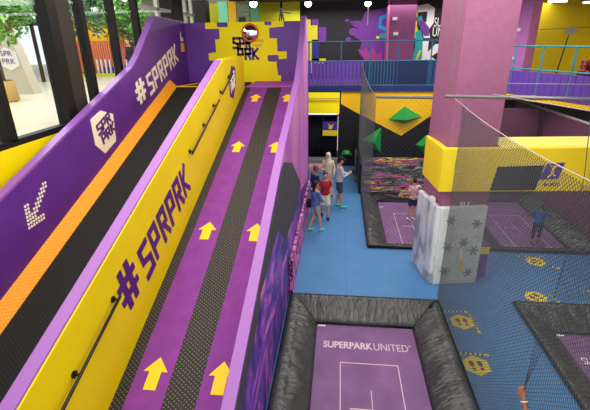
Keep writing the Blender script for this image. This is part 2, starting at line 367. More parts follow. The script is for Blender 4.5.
t = thing('planter', (-8.6, 9.6, 3.7), 'tan rounded planter box at the far left behind the glass', 'planter')
MB().path([(-9.5, 11.2, 3.7), (-9.5, 11.2, 3.75), (-9.5, 11.2, 4.25), (-9.5, 11.2, 4.28)], [.27, .32, .28, .24], 20).build('pot', M['tan'], t, True)
MB().path([(-9.5, 11.2, 4.25), (-9.5, 11.2, 4.29)], [.25, .25], 20).build('soil', M['bark'], t, True)
t = thing('glass_doorway', (-10.5, 17.5, 3.7), 'bright dark framed glass doorway seen between tree and post', 'doorway')
for x in (-14.2, -12.9, -11.6): MB().box(x, x + .12, 17.4, 17.5, 3.7, 7.2).build('post', M['frame_brown'], t)
MB().box(-14.2, -11.5, 17.4, 17.5, 5.95, 6.2).build('transom', M['frame_brown'], t)
MB().box(-14.1, -11.6, 17.44, 17.46, 3.7, 7.1).build('pane', M['glass'], t)
def tree(loc, h, R, label, leafm, n=900, seed=1):
    rnd = random.Random(seed); x, y, z = loc
    t = thing('indoor_tree', loc, label, 'tree', 'trees in the mall beyond the glazing')
    b = MB().path([(x, y, z), (x + .03, y, z + h * .5), (x - .04, y, z + h)], [.09, .06, .04], 8)
    for k in range(7):
        a = k * .9; b.path([(x, y, z + h * (.55 + .05 * k)), (x + math.cos(a) * R * .4, y + math.sin(a) * R * .4, z + h * .75 + .1 * k), (x + math.cos(a) * R * .8, y + math.sin(a) * R * .8, z + h * .85 + .15 * k)], [.04, .025, .01], 6)
    b.build('trunk', M['bark'], t, True)
    f = MB()
    cl = [(rnd.uniform(-.75, .75) * R, rnd.uniform(-.75, .75) * R, rnd.uniform(-.5, .7) * R) for _ in range(16)]
    for i in range(n):
        c = rnd.choice(cl); r = R * .42 * rnd.random() ** .4
        d = Vector((rnd.gauss(0, 1), rnd.gauss(0, 1), rnd.gauss(0, 1))).normalized()
        p = Vector((x, y, z + h)) + Vector(c) + d * r
        u = Vector((rnd.gauss(0, 1), rnd.gauss(0, 1), rnd.gauss(0, .6))).normalized(); v = u.cross(Vector((rnd.gauss(0, 1), rnd.gauss(0, 1), rnd.gauss(0, 1)))).normalized()
        L = rnd.uniform(.07, .13); W = L * .42
        f.quad(p - u * L, p + v * W, p + u * L, p - v * W)
    lf = f.build('foliage', leafm, t); lf['kind'] = 'stuff'
tree((-9.5, 11.2, 3.7), 2.45, 1.15, 'leafy green tree at the far left beyond the first pane', M['leaf'], 2600, 1)
tree((-10.3, 15.9, 3.7), 2.7, 1.25, 'dark leafy tree beyond the second and third panes', M['leaf2'], 2400, 2)
tree((-9.9, 20.0, 3.7), 2.35, 1.2, 'small bright leafy tree just left of the purple slide crest', M['leaf'], 2400, 3)
for i, (loc, lb_) in enumerate((((-9.3, 14.5, 6.9), 'glowing round downlight right of the thick brown post'), ((-8.1, 16.4, 6.75), 'glowing round downlight above the bright tree'))):
    t = thing('downlight', loc, lb_, 'lamp', 'mall downlights')
    x, y, z = loc
    MB().ball(loc, (.09, .09, .06)).build('bulb', M['lamp'], t, True)
    MB().path([(x, y, z + .03), (x, y, z + .2)], [.12, .12], 12).tube((x, y, z + .2), (x, y, 8.0), .015).build('housing', M['black_metal'], t)
t = thing('person', (-8.3, 16.6, 3.7), 'person in dark clothes walking beyond the glazing', 'person'); WALKER = t

# ---------------------------------------------------------------- slide and climbing ramp
XO, XI0, XI1, XR0, XR1 = -4.75, -2.76, -2.60, -1.13, -1.0
Y0 = 0.6
def lane_strip(mb, x0, x1, y0, y1, lo, hi):
    mb.hexa([(x0, y0, rz(y0) + lo), (x1, y0, rz(y0) + lo), (x1, y1, rz(y1) + lo), (x0, y1, rz(y1) + lo), (x0, y0, rz(y0) + hi), (x1, y0, rz(y0) + hi), (x1, y1, rz(y1) + hi), (x0, y1, rz(y1) + hi)]); return mb
slide = thing('slide', (-3.7, Y0, 0), 'long black matted slide lane with an orange edge, left of the yellow divider', 'slide')
lane_strip(MB(), XO, XI0, Y0, YE, -.12, -.004).build('deck', M['pad_edge'], slide)
lane_strip(MB(), -4.56, XI0, Y0, YE, -.004, .008).build('slide_mat', M['slide_mat'], slide)
e = MB(); e.hexa([(XO, Y0, rz(Y0) + .05), (-4.56, Y0, rz(Y0) - .01), (-4.56, YE, ZE - .01), (XO, YE, ZE + .05), (XO, Y0, rz(Y0) + .2), (-4.56, Y0, rz(Y0) + .015), (-4.56, YE, ZE + .015), (XO, YE, ZE + .2)])
e.build('edge_strip', M['orange'], slide)
MB().box(XO, XI0, YE, 13.2, ZE - .15, ZE - .01).build('landing', M['slide_mat'], slide)
MB().box(XO + .1, XI0, YE - .02, YE + .07, ZE - .02, ZE + .02).prism([(XO + .1, 11.65, ZE), (XO + .2, 11.65, ZE), (-4.0, 13.1, ZE), (-4.1, 13.1, ZE)], (0, 0, .02)).build('landing_line', M['fascia'], slide)

climb = thing('climbing_ramp', (-1.9, Y0, 0), 'purple carpeted climbing ramp with black dotted strips and yellow arrows', 'ramp')
lane_strip(MB(), XI1, XR0, Y0, YE, -.12, -.004).build('deck', M['pad_edge'], climb)
for a, b in ((XI1, -2.44), (-1.98, -1.58)): lane_strip(MB(), a, b, Y0, YE - .06, -.004, .012).build('grip_strip', M['climb_black'], climb)
for a, b in ((-2.44, -1.98), (-1.58, XR0)): lane_strip(MB(), a, b, Y0, YE - .06, -.004, .014).build('carpet_strip', M['climb_purple'], climb)
MB().box(XI1, XR0, YE - .06, 13.2, ZE - .15, ZE + .01).build('landing', mat('pale_purple_carpet', (178, 84, 180), .8), climb)
def arrow(xc, yc):
    L, W = .40, .155
    pl = [(-W * .5, -L / 2), (W * .5, -L / 2), (W * .5, 0.02), (W, 0.02), (0, L / 2), (-W, 0.02), (-W * .5, 0.02)]
    return MB().prism([(xc + a, yc + b, rz(yc + b) + .014) for a, b in pl], (0, 0, .006)).build('arrow', M['arrow'], climb)
for y in (3.79, 6.2, 8.7, 10.93): arrow(-2.2, y)
for y in (3.79, 6.2, 8.7, 10.93): arrow(-1.36, y)

# divider wall between the lanes
H1 = 1.55
dv = thing('divider_wall', (-2.68, Y0, 0), 'tall yellow divider wall with purple hashtag lettering and lilac cap', 'wall')
prof = [(Y0, 0.0), (Y0, rz(Y0) + H1 - .1), (2.2, rz(2.2) + H1), (9.45, rz(9.45) + H1), (9.7, 4.86), (11.5, 4.84), (11.5, 0.0)]
prof = [(Y0, rz(Y0) - .6), (Y0, rz(Y0) + H1), (9.4, rz(9.4) + H1 + .01), (9.62, 4.87), (11.5, 4.85), (11.5, ZE - .5)]
MB().prism([(XI0 + .01, y, z - .03) for y, z in prof], (XI1 - XI0 - .01, 0, 0)).build('panel', M['yellow_wall'], dv, bevel=.01)
cp = MB()
def capstrip(mb, line, x0, x1, th=.05):
    for (a, b) in zip(line[:-1], line[1:]):
        mb.hexa([(x0, a[0], a[1] - th), (x1, a[0], a[1] - th), (x1, b[0], b[1] - th), (x0, b[0], b[1] - th), (x0, a[0], a[1]), (x1, a[0], a[1]), (x1, b[0], b[1]), (x0, b[0], b[1])])
    return mb
capstrip(cp, [(Y0, rz(Y0) + H1), (9.4, rz(9.4) + H1 + .01)], XI0 - .01, XI1 - .015).build('cap', M['lilac'], dv, bevel=.015)
MB().box(XI0 + .02, XI1 - .01, 9.5, 11.5, 4.83, 4.86).build('top_rail', M['yellow_wall'], dv)
ud = Vector((0, 1, SL))
# hashtag text on the yellow wall: y from 4.0 to 6.65, height above lane .45 .. 1.05, letters lean forward
glyphs('#', (XI1 + .001, 4.12, rz(4.12) + .60), (0, .5, .5 * SL), (0, -.33, .94), (1, 0, 0), .48, 1.0, .2, M['letter_purple'], dv, 'lettering')
glyphs('SPRPRK', (XI1 + .001, 4.74, rz(4.74) + .48), (0, .42, .42 * SL), (0, -.33, .94), (1, 0, 0), .47, .86, .2, M['letter_purple'], dv, 'lettering', adv=.93)
hx = [(10.18, 1.12), (10.52, .95), (10.5, .55), (10.15, .36), (9.85, .55), (9.87, .97)]
hb1 = MB().prism([(XI1 + .001, y, rz(y) + a) for y, a in hx], (.006, 0, 0)).build('hexagon_badge', M['letter_purple'], dv)
glyphs('SPR', (XI1 + .008, 9.95, rz(9.95) + .78), (0, .16, .16 * SL), (0, -.2, 1), (1, 0, 0), .14, 1.15, .22, M['letter_white'], hb1, 'badge_lettering')
glyphs('PRK', (XI1 + .008, 9.98, rz(9.98) + .58), (0, .16, .16 * SL), (0, -.2, 1), (1, 0, 0), .14, 1.15, .22, M['letter_white'], hb1, 'badge_lettering')
for (ya, yb, posts) in ((1.2, 3.9, (1.6, 2.98, 3.85)), (6.75, 8.7, (6.83, 7.7, 8.45)), (8.95, 10.0, (9.05, 9.8))):
    hr = MB().path([(XI1 + .075, ya, rz(ya) + 1.02), (XI1 + .075, yb, rz(yb) + 1.02)], .018, 10).build('handrail', M['black_metal'], dv, True)
    for y in posts:
        br = MB().path([(XI1, y, rz(y) + 1.02), (XI1 + .02, y, rz(y) + 1.02)], .04, 12).tube((XI1 + .02, y, rz(y) + 1.02), (XI1 + .075, y, rz(y) + 1.02), .014).build('bracket', M['black_metal'], hr)

# purple left wall
lw = thing('slide_side_wall', (XO, Y0, 0), 'purple left slide wall with cream hashtag lettering and hexagon badge', 'wall')
top = [(Y0, rz(Y0) + 1.43), (8.9, rz(8.9) + 1.38), (9.5, rz(9.5) + 1.38), (9.9, 4.95), (11.05, 5.84), (11.25, 5.86), (13.2, 5.8)]
MB().prism([(XO - .13, y, z - .02) for y, z in [(Y0, rz(Y0) - .6)] + top + [(13.2, 3.3)]], (.13, 0, 0)).build('panel', M['purple_wall'], lw)
capstrip(MB(), top, XO - .145, XO + .005, .04).build('cap', mat('violet_cap', (132, 78, 160), .35), lw)
glyphs('#', (XO + .001, 9.60, rz(9.60) + .52), (0, .56, .56 * SL), (0, -.33, .94), (1, 0, 0), .40, 1.0, .2, M['letter_white'], lw)
glyphs('SPRPRK', (XO + .001, 10.28, rz(10.28) + .42), (0, .47, .47 * SL), (0, -.33, .94), (1, 0, 0), .43, .84, .18, M['letter_white'], lw, adv=.94)
hx = [(7.98, 1.17), (8.42, 1.0), (8.22, .36), (7.72, .38), (7.38, .62), (7.50, 1.13)]
hx = [(7.90, 3.97), (8.33, 3.83), (8.27, 3.27), (7.78, 3.12), (7.50, 3.36), (7.50, 3.86)]
hb2 = MB().prism([(XO + .001, y, z) for y, z in hx], (.008, 0, 0)).build('hexagon_badge', M['letter_white'], lw)
glyphs('SPR', (XO + .01, 7.68, 3.53), (0, .2, .075), (0, -.25, 1), (1, 0, 0), .17, 1.1, .22, M['letter_purple'], hb2, 'badge_lettering')
glyphs('PRK', (XO + .01, 7.78, 3.32), (0, .2, .075), (0, -.25, 1), (1, 0, 0), .17, 1.1, .22, M['letter_purple'], hb2, 'badge_lettering')
# dotted arrow pointing down the slide
dm = MB(); pts = set()
for i in range(12):
    for j in range(12):
        if (i + j < 4) or (abs(i - j) <= 1 and i < 10) or (j < 2 and i < 7) or (i < 2 and j < 7): pts.add((i, j))
for (i, j) in pts:
    if i > 9 or j > 9: continue
    y = 5.36 + i * .058 + j * .005; z = rz(y) + .60 + j * .052 - i * .012
    z = 2.56 + (j * .058) + i * .003
    dm.path([(XO + .001, y, z), (XO + .007, y, z)], .024, 6)
dm.build('dotted_arrow', M['letter_white'], lw)
MB().box(XO, XO + .01, 12.75, 13.0, 4.95, 5.2).build('notice', M['fascia'], lw)
MB().prism([(XO, 12.78, 5.25), (XO, 12.98, 5.25), (XO, 12.95, 5.36), (XO, 12.83, 5.36), (XO, 12.8, 5.52)], (.01, 0, 0)).build('notice_icon', M['white'], lw)

# right wall of the climb
rw = thing('ramp_side_wall', (XR1, Y0, 0), 'right wall of the climbing ramp, lilac cap and purple printed outer face', 'wall')
topr = [(Y0, rz(Y0) + .5), (4.5, rz(4.5) + .62), (7.5, rz(7.5) + .74), (9.5, rz(9.5) + .66), (10.6, rz(10.6) + .62), (11.3, 4.75), (11.9, 5.25), (12.5, 5.86), (13.2, 5.8)]
MB().prism([(XR0, y, z - .02) for y, z in [(Y0, 0.0)] + topr + [(13.2, 0.0)]], (.12, 0, 0)).build('panel', mat('lilac_panel', (176, 108, 186), .4), rw)
capstrip(MB(), topr, XR0 - .005, XR1 + .005, .04).build('cap', M['lilac'], rw)
def side(poly, mt, d, name):
    return MB().prism([(XR1 - .009, y, z) for y, z in poly], (d, 0, 0)).build(name, mt, rw)
up = [(y, z - .05) for y, z in topr if y >= 4.5]
side([(y, z - .05) for y, z in topr] + [(13.2, 0.02), (Y0, 0.02)], M['mural_low'], .012, 'lower_print')
side([(7.0, rz(7.0) + .66)] + [(y, z - .05) for y, z in topr if y >= 7.5] + [(13.2, 0.9), (10.4, 1.45), (9.0, 2.3)], M['mural_high'], .018, 'upper_print')
side([(2.0, rz(2) + .45), (4.5, rz(4.5) + .56), (7.2, rz(7.2) + .62), (8.6, 2.75), (10.5, 1.64), (9.6, 1.3), (7.2, 1.6), (4.6, 1.9), (3.3, 1.5), (2, .8)], mat('charcoal_mesh_cover', (62, 60, 66), .8, .1, 4), .024, 'charcoal_cover')
side([(6.3, 2.2), (6.9, 1.75), (4.4, 1.35), (4.6, 2.05)], M['mural'], .03, 'violet_patch')
side([(5.6, 1.35), (7.6, 1.2), (3.9, .8), (2.6, .9)], M['mural'], .03, 'galaxy_patch')
sk = MB()
for k in range(12):
    y = 7.65 + k * .46
    sk.box(XR1 + .02, XR1 + .09, y, y + .44, 0, .85)
sk.build('floral_skirting', M['mural_pink'], rw)

# end wall sign
YS = 13.2
sw = thing('sign_wall', (-2.9, YS, 3.9), 'purple end wall with stepped yellow patch and park lettering', 'wall')
MB().box(XO - .13, XR1, YS, YS + .12, 3.3, 5.76).build('panel', mat('sign_purple', (104, 52, 150), .45, .04, 2), sw)
def sp(px, py): return (-4.09 + (px - 205) * .0302, YS - .002, 5.76 - (py - 22) * .0288)
yp = [(205, 22), (205, 28), (219, 28), (219, 38), (214, 38.5), (214, 51), (206, 52), (206, 59), (216, 60), (216, 64), (222, 64), (222, 84), (280, 84), (280, 75), (277, 75), (276, 64), (276, 59), (286.5, 58), (286.5, 51), (277, 51), (277, 38), (269.5, 38), (269.5, 28), (284, 27), (284, 22)]
MB().prism([sp(*q) for q in yp], (0, -.006, 0)).build('yellow_patch', M['yellow_sign'], sw)
for (a, b, c, d) in ((217, 228, 22, 26.5), (265, 272, 22, 25.5), (267, 278, 54.5, 61)):
    MB().prism([sp(a, c), sp(a, d - 1), sp(a + 1, d), sp(b - 1, d), sp(b, d - 1), sp(b, c + .6), sp(b - 1, c), sp(a + 1, c)], (0, -.012, 0)).build('brick_mark', M['purple_wall'], sw)
o = sp(232.5, 47); glyphs('SPR', (o[0], YS - .016, o[2]), (1, 0, 0), (0, 0, 1), (0, 1, 0), .27, .225, .29, M['letter_purple'], sw)
o = sp(236.5, 58); glyphs('PRK', (o[0], YS - .016, o[2]), (1, 0, 0), (0, 0, 1), (0, 1, 0), .28, .265, .27, M['letter_purple'], sw)
o = sp(252, 46); text_part('SUPER\nPARK', (o[0], YS - .012, o[2]), (1, 0, 0), (0, 0, 1), .2, mat('pale_plum', (196, 130, 60), .6), sw, width=.36)
mi = thing('convex_mirror', (-2.72, YS - .1, 5.48), 'round convex safety mirror with orange rim above the park lettering', 'mirror')
b = MB(); n = 28; cx, cz, R = -2.72, 5.46, .235
for k in range(6):
    pass
bm = MB(); rings = 6
for k in range(rings + 1):
    rr = R * k / rings; yy = YS - .12 + .07 * (rr / R) ** 2
    for j in range(n): a = 2 * PI * j / n; bm.v.append((cx + rr * math.cos(a), yy, cz + rr * math.sin(a)))
for k in range(rings):
    for j in range(n): a = k * n + j; b_ = k * n + (j + 1) % n; bm.f.append((a, b_, b_ + n, a + n))
bm.build('mirror_dome', M['mirror'], mi, True)
rim = MB()
for j in range(n):
    a0, a1 = 2 * PI * j / n, 2 * PI * (j + 1) / n
    rim.tube((cx + R * math.cos(a0), YS - .05, cz + R * math.sin(a0)), (cx + R * math.cos(a1), YS - .05, cz + R * math.sin(a1)), .028, 6)
rim.build('rim', M['orange_plain'], mi, True)
MB().path([(cx, YS - .04, cz), (cx, YS - .001, cz)], .1, 12).build('mount', M['black_metal'], mi)

# ---------------------------------------------------------------- trampolines
def trampoline(key, label, text, ytext, yn, rear=True):
    x0, x1, y0, y1 = TR[key]; w_ = .56; zb = -.25
    t = thing('trampoline', ((x0 + x1) / 2, (y0 + y1) / 2, -.28), label, 'trampoline')
    bed = MB().box(x0 + w_ - .03, x1 - w_ + .03, y0 + w_ - .03, y1 - (w_ - .03 if rear else .1), zb - .01, zb).build('bed', M['bed'], t)
    def pad(a, b, c, d, mt, seed):
        """rim edge a-b (top, outside), c-d bed edge; a grid with swells and creases"""
        mb = MB(); A, B, Cc, D = map(Vector, (a, b, c, d)); nu, nv = 60, 10; rnd = random.Random(seed)
        up_ = Vector((0, 0, 1)); o0 = len(mb.v)
        for j in range(nv + 1):
            s_ = j / nv
            for i in range(nu + 1):
                q = i / nu
                p = A.lerp(B, q).lerp(D.lerp(Cc, q), s_)
                h = .05 * math.sin(PI * s_) + .035 * (1 if .12 < s_ < .28 else 0)
                L = (B - A).length
                fold = mnoise.noise(Vector((q * L * 5 + s_ * 1.6, s_ * 1.4, seed))) + .5 * mnoise.noise(Vector((q * L * 11 + s_ * 3, s_ * 2, seed + 4)))
                h += fold * .055 * math.sin(PI * min(1, s_ * 1.1 + .02))
                mb.v.append(tuple(p + up_ * (h + .02)))
        for j in range(nv):
            for i in range(nu):
                k = j * (nu + 1) + i; mb.f.append((k, k + 1, k + nu + 2, k + nu + 1))
        o = mb.build('pad', mt, t, True)
        md = o.modifiers.new('thick', 'SOLIDIFY'); md.thickness = .04; md.offset = -1
        return o
    z = .03
    if rear: pad((x0, y1, z), (x1, y1, z), (x1 - w_, y1 - w_, zb), (x0 + w_, y1 - w_, zb), M['pad'], 1)
    pad((x1, y0, z), (x0, y0, z), (x0 + w_, y0 + w_, zb), (x1 - w_, y0 + w_, zb), M['pad'], 2)
    yr_ = y1 - (w_ if rear else .12)
    pad((x0, y0, z), (x0, y1, z), (x0 + w_, yr_, zb), (x0 + w_, y0 + w_, zb), M['pad_y'], 3)
    pad((x1, y1, z), (x1, y0, z), (x1 - w_, y0 + w_, zb), (x1 - w_, yr_, zb), M['pad_y'], 4)
    r = MB(); q = .022
    P = [(x0, y0), (x1, y0), (x1, y1), (x0, y1)]
    for k in range(4): a, b = P[k], P[(k + 1) % 4]; r.tube((*a, .05), (*b, .05), .035, 8)
    r.build('rim_piping', M['pad_edge'], t, True)
    r = MB(); yr = y1 - (w_ if rear else .12); P2 = [(x0 + w_, y0 + w_), (x1 - w_, y0 + w_), (x1 - w_, yr), (x0 + w_, yr)]
    for k in range(4): a, b = P2[k], P2[(k + 1) % 4]; r.tube((*a, zb + .015), (*b, zb + .015), .03, 8); r.tube((*P[k], .045), (*P2[k], zb + .03), .03, 8)
    r.build('seam_piping', M['pad_edge'], t, True)
    bx0, bx1 = x0 + w_, x1 - w_; wd = bx1 - bx0
    if text:
        text_part('SUPERPARK', (bx0 + .09 * wd, ytext, zb + .001), (1, 0, 0), (0, 1, 0), .19, M['bed_line'], bed, width=.475 * wd, bold=.032)
        text_part('UNITED', (bx0 + .575 * wd, ytext, zb + .001), (1, 0, 0), (0, 1, 0), .19, M['bed_line'], bed, width=.325 * wd)
        text_part('\u00b0', (bx0 + .905 * wd, ytext + .14, zb + .001), (1, 0, 0), (0, 1, 0), .05, M['bed_line'], bed)
    ln = MB(); L = lambda a, b, c, d: ln.box(a, b, c, d, zb, zb + .004)
    ax, bx = bx0 + .255 * wd, bx1 - .225 * wd; yt = yn
    L(ax, bx, yt - .009, yt + .009); yb = yt - (4.0 if key in ('main', 'near_right') else 2.3)
    L(ax - .008, ax + .008, max(yb, y0 + w_), yt); L(bx - .008, bx + .008, max(yb, y0 + w_), yt)
    mx = (ax + bx) / 2; my = yt - 1.0
    L(mx - .006, mx + .006, my - .4, my + .38); L(mx - .36, mx + .02, my - .02, my)
    ln.build('line_marking', M['bed_line'], bed)
    L = MB().box(bx0 + .05, bx0 + .2, y1 - w_ - .09, y1 - w_ - .05, zb, zb + .004).build('care_label', M['white'], bed)
    return t
trampoline('main', 'large purple trampoline with black pads, nearest the camera', True, 6.34, 5.97)
trampoline('mid', 'purple trampoline left of the pillar in front of the climbing wall', False, 13.1, 13.1, False)
trampoline('near_right', 'purple trampoline cut off at the lower right edge behind the net', True, 6.3, 5.9)
tf = trampoline('far_right', 'purple trampoline right of the pillar beneath the yellow beam', False, 0, 13.2, False)
text_part('SUPERPARKUNITED', (4.72, 10.78, -.248), (1, 0, 0), (0, 1, 0), .2, M['bed_line'], tf, width=1.5, bold=.01)

# painted wall trampoline behind the middle one, maroon one beside the far right one
t = thing('wall_trampoline', (2.4, 14.5, 0), 'paint splashed sloping wall pad behind the middle trampoline', 'wall pad')
MB().hexa([(.9, 14.32, -.24), (3.85, 14.32, -.24), (3.85, 14.5, -.24), (.9, 14.5, -.24), (.9, 14.75, 1.25), (3.9, 14.75, 1.25), (3.9, 14.95, 1.2), (.9, 14.95, 1.2)]).build('pad', M['splash'], t)
MB().box(.77, .84, 14.3, 17.85, -.0, 1.1).build('side_panel', M['pad_edge'], t)
t = thing('wall_mat', (7.2, 13, 0), 'long maroon side mat leaning beside the far right trampoline', 'wall mat')
MB().hexa([(6.98, 8.3, 0.01), (7.2, 8.3, 0.01), (7.2, 19.0, 0.01), (6.98, 19.0, .01), (7.2, 8.3, 2.85), (7.35, 8.3, 2.85), (7.35, 19.0, 2.85), (7.2, 19.0, 2.85)]).build('pad', M['maroon'], t)
MB().tube((7.2, 8.3, 2.87), (7.2, 19, 2.87), .04).build('edge_piping', M['rope'], t)
t = thing('wall_mat', (5.5, 15, 0), 'broad maroon rear mat behind the far right trampoline', 'wall mat')
MB().hexa([(4.05, 14.62, -.24), (6.93, 14.62, -.24), (6.93, 14.77, -.24), (4.05, 14.77, -.24), (4.05, 15.4, 2.9), (6.93, 15.4, 2.9), (6.93, 15.55, 2.9), (4.05, 15.55, 2.9)]).build('pad', M['maroon'], t)
MB().box(4.7, 5.3, 14.6, 14.7, -.1, .12).build('pink_mark', M['magenta'], t)

# ---------------------------------------------------------------- pillar, beam
th = math.radians(10); E1 = Vector((math.cos(th), math.sin(th), 0)); E2 = Vector((-math.sin(th), math.cos(th), 0))
def rbox(mb, o, a0, a1, b0, b1, z0, z1, e1=E1, e2=E2):
    o = Vector(o); P = [o + e1 * a + e2 * b for a, b in ((a0, b0), (a1, b0), (a1, b1), (a0, b1))]
    return mb.hexa([(p.x, p.y, z0) for p in P] + [(p.x, p.y, z1) for p in P])
PO = (2.22, 8.45, 0)
t = thing('pillar', (2.7, 9, 0), 'massive square mauve pillar standing on the blue floor', 'pillar')
rbox(MB(), PO, 0, 1.02, 0, 1.1, 0, 6.95).build('shaft', M['pink'], t, bevel=.01)
rbox(MB(), PO, 1.02, 1.3, .1, .9, 0, .85).build('plinth', M['violet'], t)
rbox(MB(), PO, 1.04, 1.31, .09, .1, .62, .8).build('warning_band', M['tape_y'], t)
fp = thing('pillar_pad', (2.7, 8.3, 0), 'pale pad with grey star prints on the front of the pillar', 'pad')
rbox(MB(), PO, -.03, .98, -.13, -.01, 0.0, 1.9).build('pad_body', M['starpad'], fp, bevel=.03); fpb = bpy.data.objects[C.objects[-1].name]
for (a, z) in ((.2, 1.6), (.2, .95), (.2, .35), (.78, 1.5), (.55, 1.05), (.8, .85), (.75, .3)):
    pts = []
    for k in range(12):
        r = (.15 if k % 2 == 0 else .06); an = k * PI / 6
        p = Vector(PO) + E1 * (a + r * math.cos(an) * .9) + E2 * (-.131); pts.append((p.x, p.y, z + r * math.sin(an)))
    MB().prism(pts, tuple(-E2 * .003)).build('star_print', M['star'], fpb)
for col, a, z0, z1 in (('white', .52, .62, .95), ('tape_y', .56, .3, .7)):
    p = Vector(PO) + E2 * (-.134); q = lambda u, z: tuple(p + E1 * u + Vector((0, 0, z)))
    MB().prism([q(a, z0), q(a + .07, z0), q(a + .02, z1), q(a - .04, z1 - .05)], tuple(-E2 * .004)).build('figure_print', M[col], fpb)
text_part('SU', tuple(Vector(PO) + E1 * .33 - E2 * .135 + Vector((0, 0, 1.92))), tuple(E1), (0, 0, 1), .1, M['white'], fp, width=.2, bold=.03)
fs = thing('pillar_pad', (2.1, 8.9, 0), 'marbled grey and white pad on the left face of the pillar', 'pad')
rbox(MB(), PO, -.13, -.01, -.08, 1.05, 0.0, 1.9).build('pad_body', M['marble'], fs, bevel=.03)
rbox(MB(), PO, -.14, -.05, .2, .35, 1.91, 2.0).build('clip', M['white'], fs)
th2 = math.radians(5); B1 = Vector((math.cos(th2), math.sin(th2), 0)); B2 = Vector((-math.sin(th2), math.cos(th2), 0))
BO = (2.08, 8.28, 0)
bt = thing('padded_beam', (4, 8.8, 2.25), 'deep yellow padded beam wrapping the pillar and running right', 'beam')
rbox(MB(), BO, 0, 5.0, 0, .14, 2.26, 3.18, B1, B2).build('front_panel', M['yellow_beam'], bt, bevel=.02)
rbox(MB(), BO, 0, .12, .14, 1.25, 2.26, 3.18, B1, B2).build('side_panel', M['yellow_beam'], bt, bevel=.02)
rbox(MB(), BO, 1.2, 5.0, .14, 1.0, 3.02, 3.18, B1, B2).build('top_panel', mat('lit_yellow_top', (246, 226, 96), .5), bt)  # beam yellow made paler on top, light from above put into the colour
bs = thing('black_banner', (3.6, 8.4, 2.3), 'black rectangular banner on the front of the yellow beam', 'banner')
p = Vector(BO) - B2 * .004; q = lambda u, z: tuple(p + B1 * u + Vector((0, 0, z)))
MB().prism([q(1.05, 2.30), q(1.96, 2.30), q(2.04, 2.82), q(1.13, 2.80)], tuple(-B2 * .02)).build('cloth', M['screen'], bs)
bs = thing('logo_banner', (4.2, 8.4, 2.4), 'purple banner with yellow leaping figure on the yellow beam', 'banner')
MB().prism([q(1.99, 2.52), q(2.37, 2.55), q(2.44, 2.88), q(2.11, 2.85)], tuple(-B2 * .02)).build('cloth', M['logo_purple'], bs)
p2 = p - B2 * .022; q2 = lambda u, z: tuple(p2 + B1 * u + Vector((0, 0, z)))
fg = MB()
for (a, b, w_) in (((2.22, 2.63), (2.23, 2.77), .05), ((2.23, 2.75), (2.15, 2.84), .024), ((2.23, 2.75), (2.33, 2.84), .024), ((2.22, 2.64), (2.15, 2.57), .03), ((2.23, 2.64), (2.31, 2.6), .03)):
    a = Vector(a); b = Vector(b); d = (b - a).normalized(); n_ = Vector((-d.y, d.x)) * w_ / 2
    fg.prism([q2(*(a - n_)), q2(*(b - n_)), q2(*(b + n_)), q2(*(a + n_))], tuple(-B2 * .004))
fg.prism([q2(2.23 + .025 * math.cos(k * PI / 4), 2.80 + .025 * math.sin(k * PI / 4)) for k in range(8)], tuple(-B2 * .004))
fg.build('leaping_figure', M['sticker'], bs)
text_part('BASKET', q(2.12, 2.38), tuple(B1), (0, 0, 1), .07, M['letter_purple'], bt, width=.32, bold=.03)

# ---------------------------------------------------------------- rear climbing wall and fascia
t = thing('climbing_wall', (2.4, 18, 0), 'black climbing wall with yellow zigzag top under the gallery', 'climbing wall')
MB().box(.06, 5.0, 17.9, 18.05, 0, 3.24).build('panel', M['climb_wall_black'], t)
zz = [(.06, 3.24), (.06, 2.72), (.72, 2.36), (.85, 2.3), (2.66, 1.38), (3.9, 2.3), (5.0, 2.9), (5.0, 3.24)]
MB().prism([(x, 17.9, z) for x, z in zz], (0, -.02, 0)).build('yellow_zigzag', M['fascia'], t)
def pyr(base, apex, name, par, mt):
    mb = MB(); n = len(base); mb.v = [tuple(b) for b in base] + [tuple(apex)]
    for k in range(n): mb.f.append((k, (k + 1) % n, n))
    mb.f.append(tuple(range(n))[::-1]); return mb.build(name, mt, par)
YW = 17.88
G = [('green triangle climbing volume pointing left below the yellow zigzag', [(.98, YW, 1.17), (1.83, YW, .63), (1.8, YW, 1.74)], (1.5, YW - .3, 1.15)),
     ('large green rhombic climbing volume on the yellow zigzag', [(2.08, YW, 2.08), (2.75, YW, 1.88), (3.45, YW, 2.2), (2.7, YW, 2.62)], (2.75, YW - .55, 2.15)),
     ('green climbing volume half hidden by the pillar', [(3.3, YW, 1.0), (3.8, YW, .5), (3.8, YW, 1.5)], (3.6, YW - .3, 1.0)),
     ('small green half round climbing volume low on the black panel', [(.12, YW, .5), (.25, YW, .5), (.62, YW, .5), (.5, YW, .68), (.32, YW, .74), (.18, YW, .66)], (.35, YW - .12, .56))]
for lb_, base, ap in G:
    o = pyr([Vector(b) for b in base][::1], ap, 'climbing_volume', None, M['green']); tag(o, lb_, 'climbing hold')
t = thing('yellow_canopy', (-.7, 17.6, 2.4), 'yellow boxed canopy over the curtained doorway', 'canopy')
MB().hexa([(-1.38, 17.6, 2.36), (0.0, 17.6, 2.36), (0, 18, 2.36), (-1.38, 18, 2.36), (-1.38, 17.75, 3.2), (0, 17.75, 3.2), (0, 18, 3.2), (-1.38, 18, 3.2)]).build('front', M['yellow_sign'], t)
MB().box(-1.38, 0, 17.56, 17.62, 2.96, 2.99).build('seam', M['tan'], t)
t = thing('curtain', (-.7, 18, 0), 'dark navy pleated curtain in the rear doorway', 'curtain')
c = MB(); N = 60
for i in range(N + 1):
    x = -1.34 + 1.28 * i / N; y = 18.12 + .05 * math.sin(i * 1.3)
    c.v += [(x, y, .02), (x, y, 2.2)]
for i in range(N): c.f.append((2 * i, 2 * i + 2, 2 * i + 3, 2 * i + 1))
